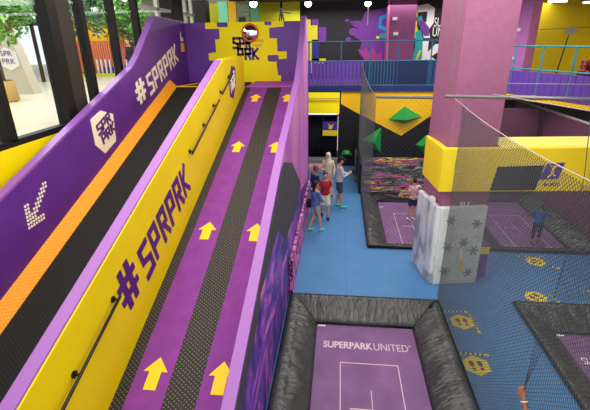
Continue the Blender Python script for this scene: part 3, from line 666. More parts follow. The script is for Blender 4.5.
co = c.build('cloth', M['curtain'], t, True); co.modifiers.new('s', 'SOLIDIFY').thickness = .01
MB().tube((-1.36, 18.12, 2.2), (-.04, 18.12, 2.2), .03).build('rod', M['steel'], t)
t = thing('hanging_sign', (-.35, 17.85, 1.4), 'small purple and yellow sign hanging before the curtain', 'sign')
MB().box(-.70, -.06, 17.86, 17.89, 1.6, 1.98).build('upper_panel', M['logo_purple'], t)
MB().box(-.70, -.06, 17.86, 17.89, 1.36, 1.6).build('lower_panel', M['sticker'], t)
MB().prism([(-.45, 17.855, 1.66), (-.3, 17.855, 1.66), (-.22, 17.855, 1.9), (-.34, 17.855, 1.8), (-.5, 17.855, 1.92), (-.42, 17.855, 1.78)], (0, -.005, 0)).build('figure', M['sticker'], t)
for x in (-.68, -.08): MB().tube((x, 17.875, 1.98), (x, 17.875, 2.36), .008).build('wire', M['steel'], t)
t = thing('padded_bench', (-.9, 16.9, 0), 'low grey bench with pink side before the curtain', 'bench')
MB().box(-1.42, -.02, 17.5, 17.9, 0, .4).build('seat', mat('grey_bench', (120, 118, 120), .7), t, bevel=.02)
MB().box(-1.42, -.5, 16.9, 17.48, 0.0, .22).build('pink_step', mat('dusty_pink', (200, 150, 160), .7, .1, 6), t, bevel=.02)
t = thing('steel_post', (.66, 15.8, 0), 'grey ribbed post at the edge of the blue floor beside the painted pad', 'post')
pm = MB().box(.62, .78, 15.6, 16.6, 0, .08)
for i in range(9): pm.box(.66, .74, 16.2, 16.3, .08 + i * .12, .15 + i * .12)
pm.box(.68, .72, 16.22, 16.28, .05, 1.2).build('body', M['steel'], t)

# gallery fence: violet slats, dark bars, rail
gf = thing('gallery_fence', (1.5, 18, 3.4), 'gallery balustrade with violet slats and blue handrail behind the slide', 'fence')
n = 0
for i in range(15):
    x = -1.34 + i * .155
    MB().box(x, x + .13, 17.96, 17.99, 3.45, 4.4).build('slat', M['slat'], gf)
bars = MB()
MB().tube((-1.4, 18.0, 4.42), (5.2, 18.0, 4.42), .025).tube((-1.4, 18.0, 5.17), (5.2, 18, 5.17), .025).tube((-1.4, 18, 3.46), (5.2, 18, 3.46), .03).build('rail', M['rail'], gf)
for i in range(30):
    x = 1.02 + i * .125
    MB().box(x, x + .03, 17.97, 17.99, 3.45, 4.4).build('baluster', M['rail'] if x < 2.2 or x > 3.5 else M['rail_dark'], gf)
MB().box(1.0, 4.72, 18.02, 18.03, 3.45, 4.4).build('back_mesh', M['rail_dark'], gf)
for i in range(5):
    x = 4.74 + i * .1; MB().box(x, x + .08, 17.96, 17.99, 3.45, 4.4).build('slat', M['slat'], gf)
for x in (-1.3, .02, 1.2, 2.3, 3.6, 4.9): MB().tube((x, 18, 3.45), (x, 18, 5.17), .028).build('post', M['rail'], gf)
# right gallery, set obliquely
gr = thing('gallery_fence', (6, 15, 3.3), 'right hand gallery balustrade with teal rail and violet panels', 'fence')
ga, gb = Vector((5.6, 17.1, 0)), Vector((8.71, 9.4, 0)); gd = (gb - ga).normalized()
GLn = (gb - ga).length
for i in range(33):
    a = ga + gd * (i * GLn / 33); b = ga + gd * ((i + .93) * GLn / 33); nn = Vector((gd.y, -gd.x, 0)) * .02
    MB().prism([(a.x, a.y, 3.35), (b.x, b.y, 3.35), (b.x, b.y, 4.15), (a.x, a.y, 4.15)], tuple(nn)).build('slat', M['slat'], gr)
MB().tube((ga.x, ga.y, 4.95), (gb.x, gb.y, 4.95), .028).tube((ga.x, ga.y, 4.22), (gb.x, gb.y, 4.22), .025).build('rail', M['rail_teal'], gr)
for i in range(8): a = ga + gd * (i * GLn / 7.0); MB().tube((a.x, a.y, 3.3), (a.x, a.y, 4.95), .03).build('post', M['rail_teal'], gr)
struct(MB().prism([(5.62, 17.13, 3.2), (8.76, 9.4, 3.2), (11, 9.4, 3.2), (11, 20.8, 3.2), (5.62, 20.8, 3.2)], (0, 0, .15)).build('floor_gallery_right', M['concrete']))
tt = MB().prism([(5.59, 17.1, 3.22), (8.70, 9.38, 3.22), (8.63, 9.38, 3.22), (5.52, 17.08, 3.22)], (0, 0, .12)); struct(tt.build('trim_3', M['fascia']))

# rear pillars
t = thing('pillar', (2.9, 20.5, 3.4), 'dull plum pillar in the middle of the gallery mural', 'pillar')
MB().box(2.06, 3.2, 20.0, 21.2, 3.4, 6.95).build('shaft', mat('plum_plaster', (142, 72, 122), .7, .05, 5), t)
MB().tube((2.1, 19.98, 3.4), (2.02, 19.98, 6.9), .03).build('pink_conduit', mat('pink_conduit', (226, 120, 150), .5), t)
for z, x in ((6.0, 2.2), (5.4, 2.28)): MB().box(x, x + .2, 19.94, 20.0, z, z + .12).build('switch_box', M['white'], t)
t = thing('pillar', (7.3, 19.2, 3.4), 'lilac rear pillar beside the yellow wall', 'pillar')
MB().hexa([(x, y, 3.35) for x, y in [(6.3, 18.9), (7.2, 18.1), (7.9, 19.0), (7.0, 19.8)]] + [(x, y, 6.95) for x, y in [(6.3, 18.9), (7.2, 18.1), (7.9, 19.0), (7.0, 19.8)]]).build('shaft', mat('lilac_plaster', (196, 118, 190), .7, .03, 5), t)
for z in (5.45, 4.4): MB().box(6.72, 6.95, 18.3, 18.42, z, z + .12).build('switch_box', M['white'], t)

# mural on the black gallery wall
mu = thing('gallery_mural', (1, 21.9, 4), 'painted mural with purple splash and large white letters on black', 'mural')
YM = 21.98
def mp(px, py): return (-1.64 + (px - 308) * .0475, YM, 6.9 - (py - 3) * .0466)
def paint(pts, mt, name, d=.01): return MB().prism([mp(*q_) for q_ in pts], (0, -d, 0)).build(name, mt, mu)
paint([(366, 12), (390, 8), (390, 62), (385, 88), (374, 70), (368, 60), (361, 52), (364, 40), (356, 36), (360, 28), (352, 24), (362, 22)], M['violet'], 'purple_splash')
paint([(360, 48), (366, 50), (368, 46), (372, 52), (376, 46), (380, 54), (385, 50), (386, 74), (374, 66)], M['magenta'], 'magenta_flame', .014)
for (x, y, rx, ry) in ((355, 31, 5, 4), (350, 38, 3, 2), (348, 20, 2.5, 1.5), (358, 22, 8, 1.5)):
    paint([(x + rx * math.cos(k * PI / 5), y + ry * math.sin(k * PI / 5)) for k in range(10)], M['violet'], 'paint_blob', .012)
paint([(380, 17), (388, 14), (388, 18), (383, 20), (382, 25), (388, 27), (388, 31), (380, 28)], M['cyan'], 'cyan_letter', .016)
paint([(381, 34), (388, 32), (388, 38), (382, 37)], M['teal'], 'teal_mark', .016)
paint([(378, 35), (382, 36), (381, 38), (378, 38)], M['lime'], 'lime_mark', .016)
for (a, b, c_, d_, mt) in ((300, 312, 18, 72, 'lime'), (312, 318, 24, 38, 'lime'), (311, 319, 18, 24, 'violet'), (319, 327, 26, 41, 'violet'), (312, 320, 41, 60, 'navy'), (312, 327, 57, 62, 'lime')):
    paint([(a, c_), (a, d_), (b, d_), (b, c_)], M[mt], 'colour_block', .012)
# white R with a figure, K below, words
paint([(414, 8), (427, 6), (434, 10), (434, 24), (430, 30), (432, 38), (426, 38), (423, 28), (427, 22), (427, 13), (414, 14)], M['white'], 'white_letter', .016)
paint([(414, 10), (418, 11), (418, 26), (422, 38), (413, 38)], M['lime'], 'yellow_stroke', .02)
paint([(415, 18), (421, 18), (430, 28), (431, 36), (426, 36), (420, 26)], M['violet'], 'figure_body', .026)
paint([(418, 18), (422, 17), (423, 21), (419, 22)], M['teal'], 'figure_head', .03)
paint([(417, 32), (422, 30), (425, 38), (426, 58), (420, 62), (416, 60), (418, 46)], M['teal'], 'figure_leg', .03)
paint([(412, 40), (418, 40), (416, 62), (410, 62)], M['navy'], 'navy_stroke', .022)
paint([(422, 50), (425, 50), (421, 60), (419, 60)], M['lime'], 'lime_stroke', .034)
paint([(425, 41), (431, 41), (431, 52), (438, 44), (444, 44), (444, 50), (435, 56), (444, 63), (440, 70), (430, 58), (430, 66), (424, 66)], M['white'], 'white_letter', .016)
o = mp(434.5, 27.5); text_part('SUPERPARK', (o[0], YM - .02, o[2]), (1, 0, 0), (0, 0, 1), .4, M['white'], mu, width=1.7)
o = mp(434, 36.5); text_part('UNITED', (o[0], YM - .02, o[2]), (1, 0, 0), (0, 0, 1), .4, M['white'], mu, width=1.2)

# behind the sign wall: lime wall, window stones, tripod
struct(MB().box(-6.5, -2.0, 21.6, 21.75, 3.4, 6.95).build('wall_back_left', M['lime']))
def slab(name, x0, x1, y, z0, z1, mt, lab, cat): return tag(MB().box(x0, x1, y, y + .12, z0, z1).build(name, mt, None, bevel=.01), lab, cat)
slab('upright_panel', -5.55, -5.1, 20, 3.4, 6.9, M['mint'], 'mint green upright panel above the left of the sign wall', 'panel')
slab('upright_panel', -5.08, -4.72, 20, 3.4, 6.9, M['fascia'], 'narrow orange yellow upright panel beside the mint panel', 'panel')
slab('upright_panel', -4.7, -4.1, 20, 3.4, 6.9, M['stone'], 'mottled grey green upright panel above the sign wall', 'panel')
slab('upright_panel', -4.08, -3.7, 20, 3.4, 6.9, mat('soft_green_panel', (96, 160, 120), .5), 'soft green panel behind the spotlight above the mirror', 'panel')
struct(MB().box(-6.9, -6.0, 19.6, 20.2, 3.4, 6.95).build('trim_4', M['frame_dark']))
t = thing('tripod', (-2.75, 20.5, 3.4), 'black tripod stand silhouetted against the lime wall', 'tripod')
for dx, dy in ((-.28, 0), (.32, .1), (.06, -.3)): MB().tube((-2.75, 20.5, 6.6), (-2.75 + dx * 2.2, 20.5 + dy * 2, 3.45), .03).build('leg', M['black_metal'], t)
MB().tube((-2.75, 20.5, 6.3), (-2.75, 20.5, 6.9), .06).tube((-2.75, 20.5, 6.45), (-2.3, 20.5, 6.4), .025).build('head', M['black_metal'], t)
t = thing('speaker', (-4.0, 13.3, 5.8), 'small black box standing on the sign wall behind the mirror', 'box')
MB().box(-3.05, -2.85, YS + .0, YS + .1, 5.76, 5.9).build('housing', M['black_metal'], t)
for x, y, z, lb_ in ((-2.78, 14.2, 6.32, 'bright spotlight above the convex mirror'), (-1.18, 16.0, 6.42, 'bright spotlight above the end of the lilac ramp wall'), (.98, 17.6, 6.5, 'bright spotlight hanging in front of the purple mural splash')):
    t = thing('spotlight', (x, y, z), lb_, 'lamp', 'spotlights over the rear of the ramp')
    MB().ball((x, y, z), (.12, .12, .1)).build('bulb', M['lamp'], t, True)
    MB().path([(x, y, z + .05), (x, y, z + .22)], [.12, .07], 14).tube((x, y, z + .2), (x, y, 6.95), .015).build('housing', M['black_metal'], t)
MB_ = MB().tube((1.0, 17.62, 5.75), (1.0, 17.62, 6.4), .018)
tag(MB_.tube((1.0, 17.62, 6.4), (1.0, 17.62, 6.95), .008).build('hanging_rod', M['rope']), 'thin pale rod hanging below the right spotlight', 'rod')
for k, (x0, y0, x1, y1, lb_) in enumerate(((7.9, 18.6, 8.6, 18.6, 'left fluorescent tube light above the yellow wall'), (8.3, 16.8, 9.4, 16.8, 'right fluorescent tube light above the yellow wall'))):
    t = thing('tube_light', (x0, y0, 6.4), lb_, 'lamp', 'fluorescent tubes above the yellow wall')
    zt = 6.32 if k else 6.5
    MB().tube((x0, y0, zt), (x1, y1, zt), .035).build('tube', M['tube'], t)
    MB().box(x0, x1, y0 - .06, y0 + .06, zt + .04, zt + .1).tube((x0 + .2, y0, zt + .1), (x0 + .2, y0, 6.95), .01).tube((x1 - .2, y0, zt + .1), (x1 - .2, y0, 6.95), .01).build('housing', M['ceil'], t)
t = thing('pedestal_fan', (9.0, 19, 3.35), 'slim dark pole with a grey round head before the yellow wall', 'fan')
MB().tube((8.9, 19, 3.4), (9.12, 19, 5.4), .025).build('pole', M['black_metal'], t)
MB().path([(9.12, 18.9, 5.45), (9.12, 18.98, 5.47)], [(.24, .17), (.2, .13)], 16).build('head', mat('fan_grey', (150, 146, 130), .5), t)
MB().path([(8.9, 19, 3.35), (8.9, 19, 3.42)], .22, 16).build('base', M['black_metal'], t)
tag(MB().tube((6.9, 20.7, 5.5), (10.9, 20.7, 5.6), .012).build('cable', M['steel']), 'thin cable running across the yellow wall', 'cable')
ft = thing('flower_tub', (7.35, 12.9, 3.35), 'dark red bushy flowers behind the right gallery rail', 'flowers')
MB().path([(7.45, 13.7, 3.35), (7.45, 13.7, 4.0)], [.25, .32], 16).build('pot', M['steel'], ft)
rr = random.Random(5); fb = MB()
for i in range(60): fb.ball((7.45 + rr.uniform(-.35, .35), 13.7 + rr.uniform(-.2, .2), 4.2 + rr.uniform(-.15, .35)), rr.uniform(.05, .09), 6, 4)
fo = fb.build('blossom', mat('dark_red_blossom', (120, 36, 44), .7, .4, 14), ft); fo['kind'] = 'stuff'

# ---------------------------------------------------------------- nets
def net(name, o, u, v, W, Hh, cell, r, label, mt, clip=None, par=None):
    """diamond net in the plane o + a*u + b*v; clip(a) gives the top height there"""
    o, u, v = Vector(o), Vector(u).normalized(), Vector(v).normalized(); nrm = u.cross(v); mb = MB()
    T = clip or (lambda a: Hh)
    def strand(a0, b0, a1, b1):
        p, q_ = o + u * a0 + v * b0, o + u * a1 + v * b1
        d = (q_ - p).normalized(); s_ = d.cross(nrm).normalized() * r; n_ = nrm * r
        i = len(mb.v); mb.v += [tuple(p + s_), tuple(p - s_ * .5 + n_), tuple(p - s_ * .5 - n_), tuple(q_ + s_), tuple(q_ - s_ * .5 + n_), tuple(q_ - s_ * .5 - n_)]
        mb.f.extend([(i, i + 1, i + 4, i + 3), (i + 1, i + 2, i + 5, i + 4), (i + 2, i, i + 3, i + 5)])
    k = -Hh
    while k < W:
        for sgn in (1, -1):
            if sgn > 0: a0, b0 = k, 0
            else: a0, b0 = k + Hh, 0
            a, b = a0, b0; pts = []
            st = .05
            A = max(0, -0 if sgn > 0 else 0)
            # walk along the strand and keep the run inside the outline
            run = None
            L = 0
            while L <= Hh:
                a = a0 + sgn * L; b = L
                ins = 0 <= a <= W and b <= T(a)
                if ins:
                    if run is None: run = (a, b)
                    last = (a, b)
                elif run is not None:
                    strand(*run, *last); run = None
                L += st
            if run is not None and last != run: strand(*run, *last)
        k += cell
    return mb.build(name, mt, par)
# side net parallel to the view: from the pillar corner towards the camera
sn = thing('safety_net', (2.2, 5, 0), 'black safety net with white top rope in front of the pillar and right mats', 'net')
def ropeh(a): q_ = a / 6.4; return 4.12 - .35 * 4 * q_ * (1 - q_) * .45
net('mesh', (2.2, 2.0, .03), (0, 1, 0), (0, 0, 1), 6.4 - .6, 4.2, .055, .0034, '', M['net'], ropeh, sn)
rp = [(2.2, 2.0 + 6.4 * i / 30, .03 + ropeh(6.4 * i / 30)) for i in range(31)]
rp2 = MB().path(rp, .0065, 6).build('rope', M['rope'], sn, True)
# hall nets around the rear trampolines
rn = thing('safety_net', (4, 10, 0), 'fine net hanging from the steel tube over the rear trampolines', 'net')
net('mesh', (.86, 10.02, .06), (1, 0, 0), (0, 0, 1), 6.3, 3.9, .11, .0026, '', M['net'], None, rn)
MB().tube((.84, 10.02, 3.97), (7.2, 10.02, 3.9), .035, 10).build('tube', M['steel'], rn, True)
ln_ = thing('safety_net', (.86, 14, 0), 'net curtain along the left side of the middle trampoline', 'net')
def lh(a): q_ = a / 7.8; return 3.9 + .35 * q_ - .5 * 4 * q_ * (1 - q_) * .3
net('mesh', (.86, 10.05, .06), (0, 1, 0), (0, 0, 1), 7.8, 4.3, .14, .0022, '', M['net'], lh, ln_)
MB().path([(.86, 10.05 + 7.8 * i / 20, .06 + lh(7.8 * i / 20)) for i in range(21)], .014, 6).build('rope', M['net'], ln_, True)
ft_ = thing('net_tube', (3, 8, 4.2), 'long grey steel tube crossing in front of the pillar', 'tube')
MB().tube((1.92, 8.0, 4.23), (7.0, 8.0, 4.13), .03, 10).build('tube', M['steel'], ft_, True)
MB().tube((3.5, 8.0, 4.22), (3.6, 9.98, 4.0), .02, 8).build('brace', M['steel'], ft_, True)
for x in (2.0, 5.4): MB().tube((x, 8.0, 4.2), (x, 8.0, 6.95), .006, 6).build('wire', M['steel'], ft_)
rr_ = thing('net_rope', (6, 10, 4), 'white rope running right from the tube joint towards the edge', 'rope')
MB().path([(2.75, 8.0, 4.27), (4.2, 7.4, 4.05), (5.2, 7.0, 3.75)], .007, 6).tube((2.9, 8.6, 4.4), (7.0, 9.6, 4.25), .006, 6).build('strand', M['rope'], rr_, True)
en = thing('safety_net', (4.7, 7.9, 0), 'net hanging at the far right edge before the yellow beam', 'net')
net('mesh', (4.62, 7.9, .06), (1, .0, 0), (0, 0, 1), 2.2, 4.05, .07, .0028, '', M['net'], None, en)
MB().path([(4.62, 7.9, .06), (4.66, 7.9, 1.5), (4.6, 7.9, 2.8), (4.42, 7.9, 4.1)], .008, 8).build('edge_rope', M['net'], en, True)

# ---------------------------------------------------------------- floor stickers and tape
def sticker(x, y, ang, lab):
    t = thing('floor_sticker', (x, y, 0), lab, 'sticker', 'footprint stickers on the blue floor')
    c_, s_ = math.cos(ang), math.sin(ang); R2 = lambda a, b: (x + a * c_ - b * s_, y + a * s_ + b * c_)
    MB().prism([(*R2(.24 * math.cos(k * PI / 3 + .5) , .24 * math.sin(k * PI / 3 + .5)), .001) for k in range(6)], (0, 0, .002)).build('hexagon', M['sticker'], t); hxg = C.objects[-1]
    for sx in (-1, 1):
        for (oy, l, wd) in ((.04, .075, .042), (-.085, .035, .032)):
            MB().prism([(*R2(sx * .07 + wd * math.cos(k * PI / 5), oy + l * math.sin(k * PI / 5)), .003) for k in range(10)], (0, 0, .001)).build('footprint', M['foot'], hxg)
sticker(2.52, 7.02, 0.05, 'footprint sticker nearest the main trampoline corner')
sticker(2.45, 5.83, 0.05, 'footprint sticker lowest in view beside the main trampoline')
sticker(4.98, 9.62, 1.2, 'footprint sticker in front of the far right trampoline')
sticker(4.32, 8.02, 0.6, 'footprint sticker behind the corner of the near right trampoline')
def tape(x0, y0, x1, y1, lab):
    t = thing('hazard_tape', (x0, y0, 0), lab, 'tape', 'yellow and black hazard tapes on the floor')
    a, b = Vector((x0, y0, 0)), Vector((x1, y1, 0)); d = (b - a); L = d.length; d.normalize(); n_ = Vector((-d.y, d.x, 0)) * .025; k = int(L / .08)
    MB().prism([tuple(a - n_ + Vector((0, 0, .001))), tuple(b - n_ + Vector((0, 0, .001))), tuple(b + n_ + Vector((0, 0, .001))), tuple(a + n_ + Vector((0, 0, .001)))], (0, 0, .001)).build('strip', M['tape_y'], t)
    mb = MB(); z = Vector((0, 0, .0022))
    for i in range(k):
        p = a + d * (i * .08); q_ = p + d * .038
        sh = d * .02
        mb.prism([tuple(p - n_ + z), tuple(q_ - n_ + z), tuple(q_ + n_ + sh + z), tuple(p + n_ + sh + z)], (0, 0, .0008))
    mb.build('stripes', M['tape_k'], t)
tape(2.2, 7.34, 2.72, 7.36, 'hazard tape behind the sticker nearest the main trampoline corner')
tape(2.74, 7.32, 2.76, 6.70, 'hazard tape right of the sticker nearest the main trampoline corner')
tape(2.2, 6.12, 2.74, 6.10, 'hazard tape behind the lowest footprint sticker')
tape(4.62, 9.9, 5.3, 9.86, 'hazard tape along the front of the far right trampoline')
tape(5.22, 9.42, 5.42, 9.3, 'short hazard tape right of the far sticker')
tape(4.64, 8.2, 4.72, 7.86, 'hazard tape beside the sticker behind the near right trampoline')
tape(5.4, 8.35, 6.2, 8.32, 'hazard tape at the right picture edge on dark blue floor')

# ---------------------------------------------------------------- people
HEADS = []
def voxel(mb, name, mt, parent, vox):
    o = mb.build(name, mt, parent, True)
    r = o.modifiers.new('skinning', 'REMESH'); r.mode = 'VOXEL'; r.voxel_size = vox; r.use_smooth_shade = True
    s_ = o.modifiers.new('soften', 'SMOOTH'); s_.factor = .5; s_.iterations = 2
    dg = bpy.context.evaluated_depsgraph_get(); ev = o.evaluated_get(dg); me = bpy.data.meshes.new_from_object(ev)
    o.modifiers.clear(); o.data = me
    for p in me.polygons: p.use_smooth = True
    if not me.materials: me.materials.append(mt)
    return o
def hand(mb, wrist, d, side, palm_n, sc=1.0, curl=.35):
    """palm and five tapered, bent fingers; d = direction of the hand, side = thumb side, palm_n = palm normal"""
    w_ = Vector(wrist); d = Vector(d).normalized(); sd = Vector(side); sd = (sd - d * sd.dot(d)).normalized(); n_ = Vector(palm_n); n_ = (n_ - d * n_.dot(d) - sd * n_.dot(sd)).normalized()
    mb.path([w_ - d * .02 * sc, w_ + d * .02 * sc, w_ + d * .06 * sc, w_ + d * .095 * sc], [(.024 * sc, .018 * sc), (.032 * sc, .016 * sc), (.041 * sc, .016 * sc), (.038 * sc, .013 * sc)], 10, ref=sd)
    for k, (off, L) in enumerate(((.030, .072), (.010, .082), (-.010, .076), (-.029, .060))):
        base = w_ + d * .085 * sc + sd * off * sc; p = [base]; ang = 0; cur = base
        for seg in (.45, .32, .23):
            ang += curl * (1.0 if seg != .45 else .7); cur = cur + (d * math.cos(ang) + n_ * math.sin(ang)) * L * seg * sc; p.append(cur)
        mb.path(p, [.0095 * sc, .009 * sc, .008 * sc, .0062 * sc], 8)
    b = w_ + d * .025 * sc + sd * .026 * sc
    mb.path([b, b + (sd * .75 + d * .6) * .035 * sc, b + (sd * .8 + d * 1.3 + n_ * .5 * (1 + curl)) * .04 * sc, b + (sd * .7 + d * 2.0 + n_ * 1.2 * (1 + curl)) * .036 * sc], [.014 * sc, .012 * sc, .010 * sc, .007 * sc], 8)
def person(loc, yaw, h, label, J, skin, shirt, pants, shoe, hairmt, sleeves=.5, pantlen=.55, hairlong=False, cap=False, hijab=False, vox=.011, skirt=False, headyaw=0, bag=None, root=None, grip=None):
    """J: joint overrides in body frame (x right, y forward, z up) for a 1.75 m figure"""
    k = h / 1.75; rot = Matrix.Rotation(yaw, 3, 'Z'); L = Vector(loc)
    D = dict(pel=(0, 0, .95), bel=(0, .01, 1.1), che=(0, .01, 1.28), nek=(0, 0, 1.46), hed=(0, .03, 1.63),
             ls=(-.175, 0, 1.41), rs=(.175, 0, 1.41), le=(-.24, -.02, 1.13), re=(.24, -.02, 1.13), lh=(-.25, .08, .9), rh=(.25, .08, .9),
             lk=(-.105, .03, .5), rk=(.105, .03, .5), la=(-.11, -.02, .09), ra=(.11, -.02, .09), lhp=(-.09, 0, .9), rhp=(.09, 0, .9))
    D.update(J)
    P = {a: L + rot @ (Vector(b) * k) for a, b in D.items()}
    X = rot @ Vector((1, 0, 0)); Y = rot @ Vector((0, 1, 0)); Z = Vector((0, 0, 1))
    if root is None: root = thing('person', loc, label, 'person')
    b = MB()
    b.path([P['pel'] - Z * .06 * k, P['pel'], P['bel'], P['che'], P['che'].lerp(P['nek'], .6), P['nek']], [(.13 * k, .10 * k), (.16 * k, .115 * k), (.135 * k, .10 * k), (.165 * k, .115 * k), (.15 * k, .09 * k), (.055 * k, .055 * k)], 14, ref=X)
    b.path([P['nek'] - Z * .04 * k, P['nek'] + Z * .03 * k, P['hed'] - Z * .06 * k], [.058 * k, .05 * k, .05 * k], 10)
    hY = Matrix.Rotation(headyaw, 3, 'Z') @ Y; hX = Matrix.Rotation(headyaw, 3, 'Z') @ X; Hc = P['hed']
    b.path([Hc - Z * .115 * k + hY * .025 * k, Hc - Z * .085 * k + hY * .02 * k, Hc - Z * .02 * k, Hc + Z * .05 * k, Hc + Z * .095 * k, Hc + Z * .115 * k],
           [(.025 * k, .03 * k), (.052 * k, .06 * k), (.072 * k, .088 * k), (.074 * k, .092 * k), (.05 * k, .065 * k), (.015 * k, .02 * k)], 14, ref=hX)
    b.path([Hc + hY * .075 * k + Z * .02 * k, Hc + hY * .108 * k - Z * .025 * k, Hc + hY * .08 * k - Z * .035 * k], [.008 * k, .015 * k, .01 * k], 8)
    for s_ in (-1, 1): b.ball(tuple(Hc + hX * s_ * .078 * k - hY * .005 * k), (.014 * k, .02 * k, .03 * k), 8, 6)
    for s_, q_ in (('l', -1), ('r', 1)):
        S_, E_, W_ = P[s_ + 's'], P[s_ + 'e'], P[s_ + 'h']
        b.path([P['che'].lerp(P['nek'], .5), S_, S_.lerp(E_, .5), E_, E_.lerp(W_, .3), W_], [.06 * k, .056 * k, .047 * k, .038 * k, .038 * k, .026 * k], 10)
        d = (W_ - E_).normalized(); hand(b, W_, d, (Y * .8 + Z * .3) if abs(d.z) > .6 else (Z - X * q_ * .3), -X * q_, k * (1.25 if grip == s_ else 1.05), 1.25 if grip == s_ else .35)
        Hp, K_, A_ = P[s_ + 'hp'], P[s_ + 'k'], P[s_ + 'a']
        b.path([Hp + Z * .04 * k, Hp.lerp(K_, .25), K_, K_.lerp(A_, .3), A_.lerp(K_, .25), A_], [.09 * k, .082 * k, .055 * k, .058 * k, .038 * k, .034 * k], 10)
        b.path([A_ - Z * .03 * k - Y * .04 * k, A_ - Z * .045 * k + Y * .05 * k, A_ - Z * .06 * k + Y * .15 * k], [(.034 * k, .034 * k), (.038 * k, .032 * k), (.035 * k, .02 * k)], 8, ref=X)
    bd = voxel(b, 'body', skin, root, vox * k)
    for s_ in (-1, 1): MB().ball(tuple(Hc + hX * s_ * .03 * k + hY * .084 * k + Z * .008 * k), .0095 * k, 8, 6).build('eye', M['eye'], bd, True)
    MB().path([Hc - hX * .024 * k + hY * .083 * k - Z * .062 * k, Hc + hY * .09 * k - Z * .062 * k, Hc + hX * .024 * k + hY * .083 * k - Z * .062 * k], [.004 * k, .007 * k, .004 * k], 6).build('mouth', M['lips'], bd, True)
    # shirt
    c = MB(); g = .018 * k
    c.path([P['pel'] - Z * .04 * k, P['pel'] + Z * .03 * k, P['bel'], P['che'], P['che'].lerp(P['nek'], .6), P['nek'] - Z * .015 * k], [(.165 * k, .125 * k), (.17 * k + g * .5, .125 * k + g), (.145 * k + g, .105 * k + g), (.17 * k + g, .12 * k + g), (.155 * k + g, .09 * k + g), (.075 * k, .07 * k)], 14, ref=X)
    for s_ in ('l', 'r'):
        S_, E_, W_ = P[s_ + 's'], P[s_ + 'e'], P[s_ + 'h']
        pt = [P['che'].lerp(P['nek'], .45), S_]; rd = [.07 * k, .068 * k]
        if sleeves <= 1: pt += [S_.lerp(E_, sleeves)]; rd += [.062 * k]
        else: pt += [E_, E_.lerp(W_, (sleeves - 1))]; rd += [.052 * k, .04 * k]
        c.path(pt, rd, 10)
    voxel(c, 'shirt', shirt, root, vox * k)
    c = MB()
    c.path([P['pel'] - Z * .1 * k, P['pel'] - Z * .02 * k, P['pel'] + Z * .06 * k], [(.145 * k, .115 * k), (.168 * k, .125 * k), (.15 * k, .115 * k)], 14, ref=X)
    if skirt:
        c.path([P['pel'], P['pel'].lerp(L, .5), L + Z * .1 * k], [(.17 * k, .13 * k), (.2 * k, .17 * k), (.24 * k, .2 * k)], 14, ref=X)
    for s_ in ('l', 'r'):
        Hp, K_, A_ = P[s_ + 'hp'], P[s_ + 'k'], P[s_ + 'a']
        if pantlen <= 1: c.path([Hp + Z * .04 * k, Hp.lerp(K_, .3), Hp.lerp(K_, pantlen)], [.1 * k, .098 * k, .09 * k], 10)
        else: c.path([Hp + Z * .04 * k, Hp.lerp(K_, .3), K_, K_.lerp(A_, pantlen - 1)], [.1 * k, .096 * k, .075 * k, .06 * k], 10)
    voxel(c, 'skirt' if skirt else ('shorts' if pantlen <= 1 else 'trousers'), pants, root, vox * k)
    for s_ in ('l', 'r'):
        A_ = P[s_ + 'a']
        f = MB().path([A_ - Z * .045 * k - Y * .06 * k, A_ - Z * .045 * k + Y * .02 * k, A_ - Z * .055 * k + Y * .12 * k, A_ - Z * .062 * k + Y * .19 * k], [(.036 * k, .04 * k), (.046 * k, .045 * k), (.046 * k, .033 * k), (.03 * k, .02 * k)], 10, ref=X)
        voxel(f, 'shoe', shoe, root, .009 * k)
    # hair or headwear
    c = MB()
    if hijab:
        c.path([P['nek'] - Z * .14 * k, P['nek'] - Z * .02 * k, Hc - Z * .06 * k - hY * .02 * k, Hc + Z * .03 * k - hY * .02 * k, Hc + Z * .1 * k - hY * .01 * k, Hc + Z * .135 * k], [(.2 * k, .15 * k), (.13 * k, .12 * k), (.1 * k, .09 * k), (.1 * k, .1 * k), (.075 * k, .08 * k), (.02 * k, .02 * k)], 14, ref=hX)
        voxel(c, 'headscarf', hairmt, root, .01 * k)
    else:
        c.path([Hc - Z * .05 * k - hY * .045 * k, Hc + Z * .02 * k - hY * .03 * k, Hc + Z * .075 * k - hY * .008 * k, Hc + Z * .115 * k, Hc + Z * .135 * k], [(.07 * k, .055 * k), (.085 * k, .078 * k), (.082 * k, .096 * k), (.055 * k, .065 * k), (.012 * k, .012 * k)], 14, ref=hX)
        if hairlong: c.path([Hc - hY * .06 * k, Hc - Z * .13 * k - hY * .09 * k, Hc - Z * .26 * k - hY * .1 * k], [(.08 * k, .05 * k), (.07 * k, .045 * k), (.035 * k, .02 * k)], 10, ref=hX)
        voxel(c, 'hair', hairmt, root, .01 * k)
        if cap:
            MB().path([Hc + Z * .04 * k, Hc + Z * .1 * k, Hc + Z * .145 * k, Hc + Z * .155 * k], [(.095 * k, .105 * k), (.09 * k, .1 * k), (.06 * k, .07 * k), (.01 * k, .01 * k)], 14, ref=hX).path([Hc + Z * .05 * k + hY * .07 * k, Hc + Z * .04 * k + hY * .17 * k], [(.075 * k, .012 * k), (.05 * k, .008 * k)], 10, ref=hX).build('cap', M['black_cloth'], root, True)
    if bag:
        p = P['pel'] - X * .2 * k - Y * .08 * k
        MB().box(p.x - .09, p.x + .09, p.y - .07, p.y + .07, p.z - .12, p.z + .12).build('shoulder_bag', M['black_cloth'], root, bevel=.03)
    return root
R_ = math.radians
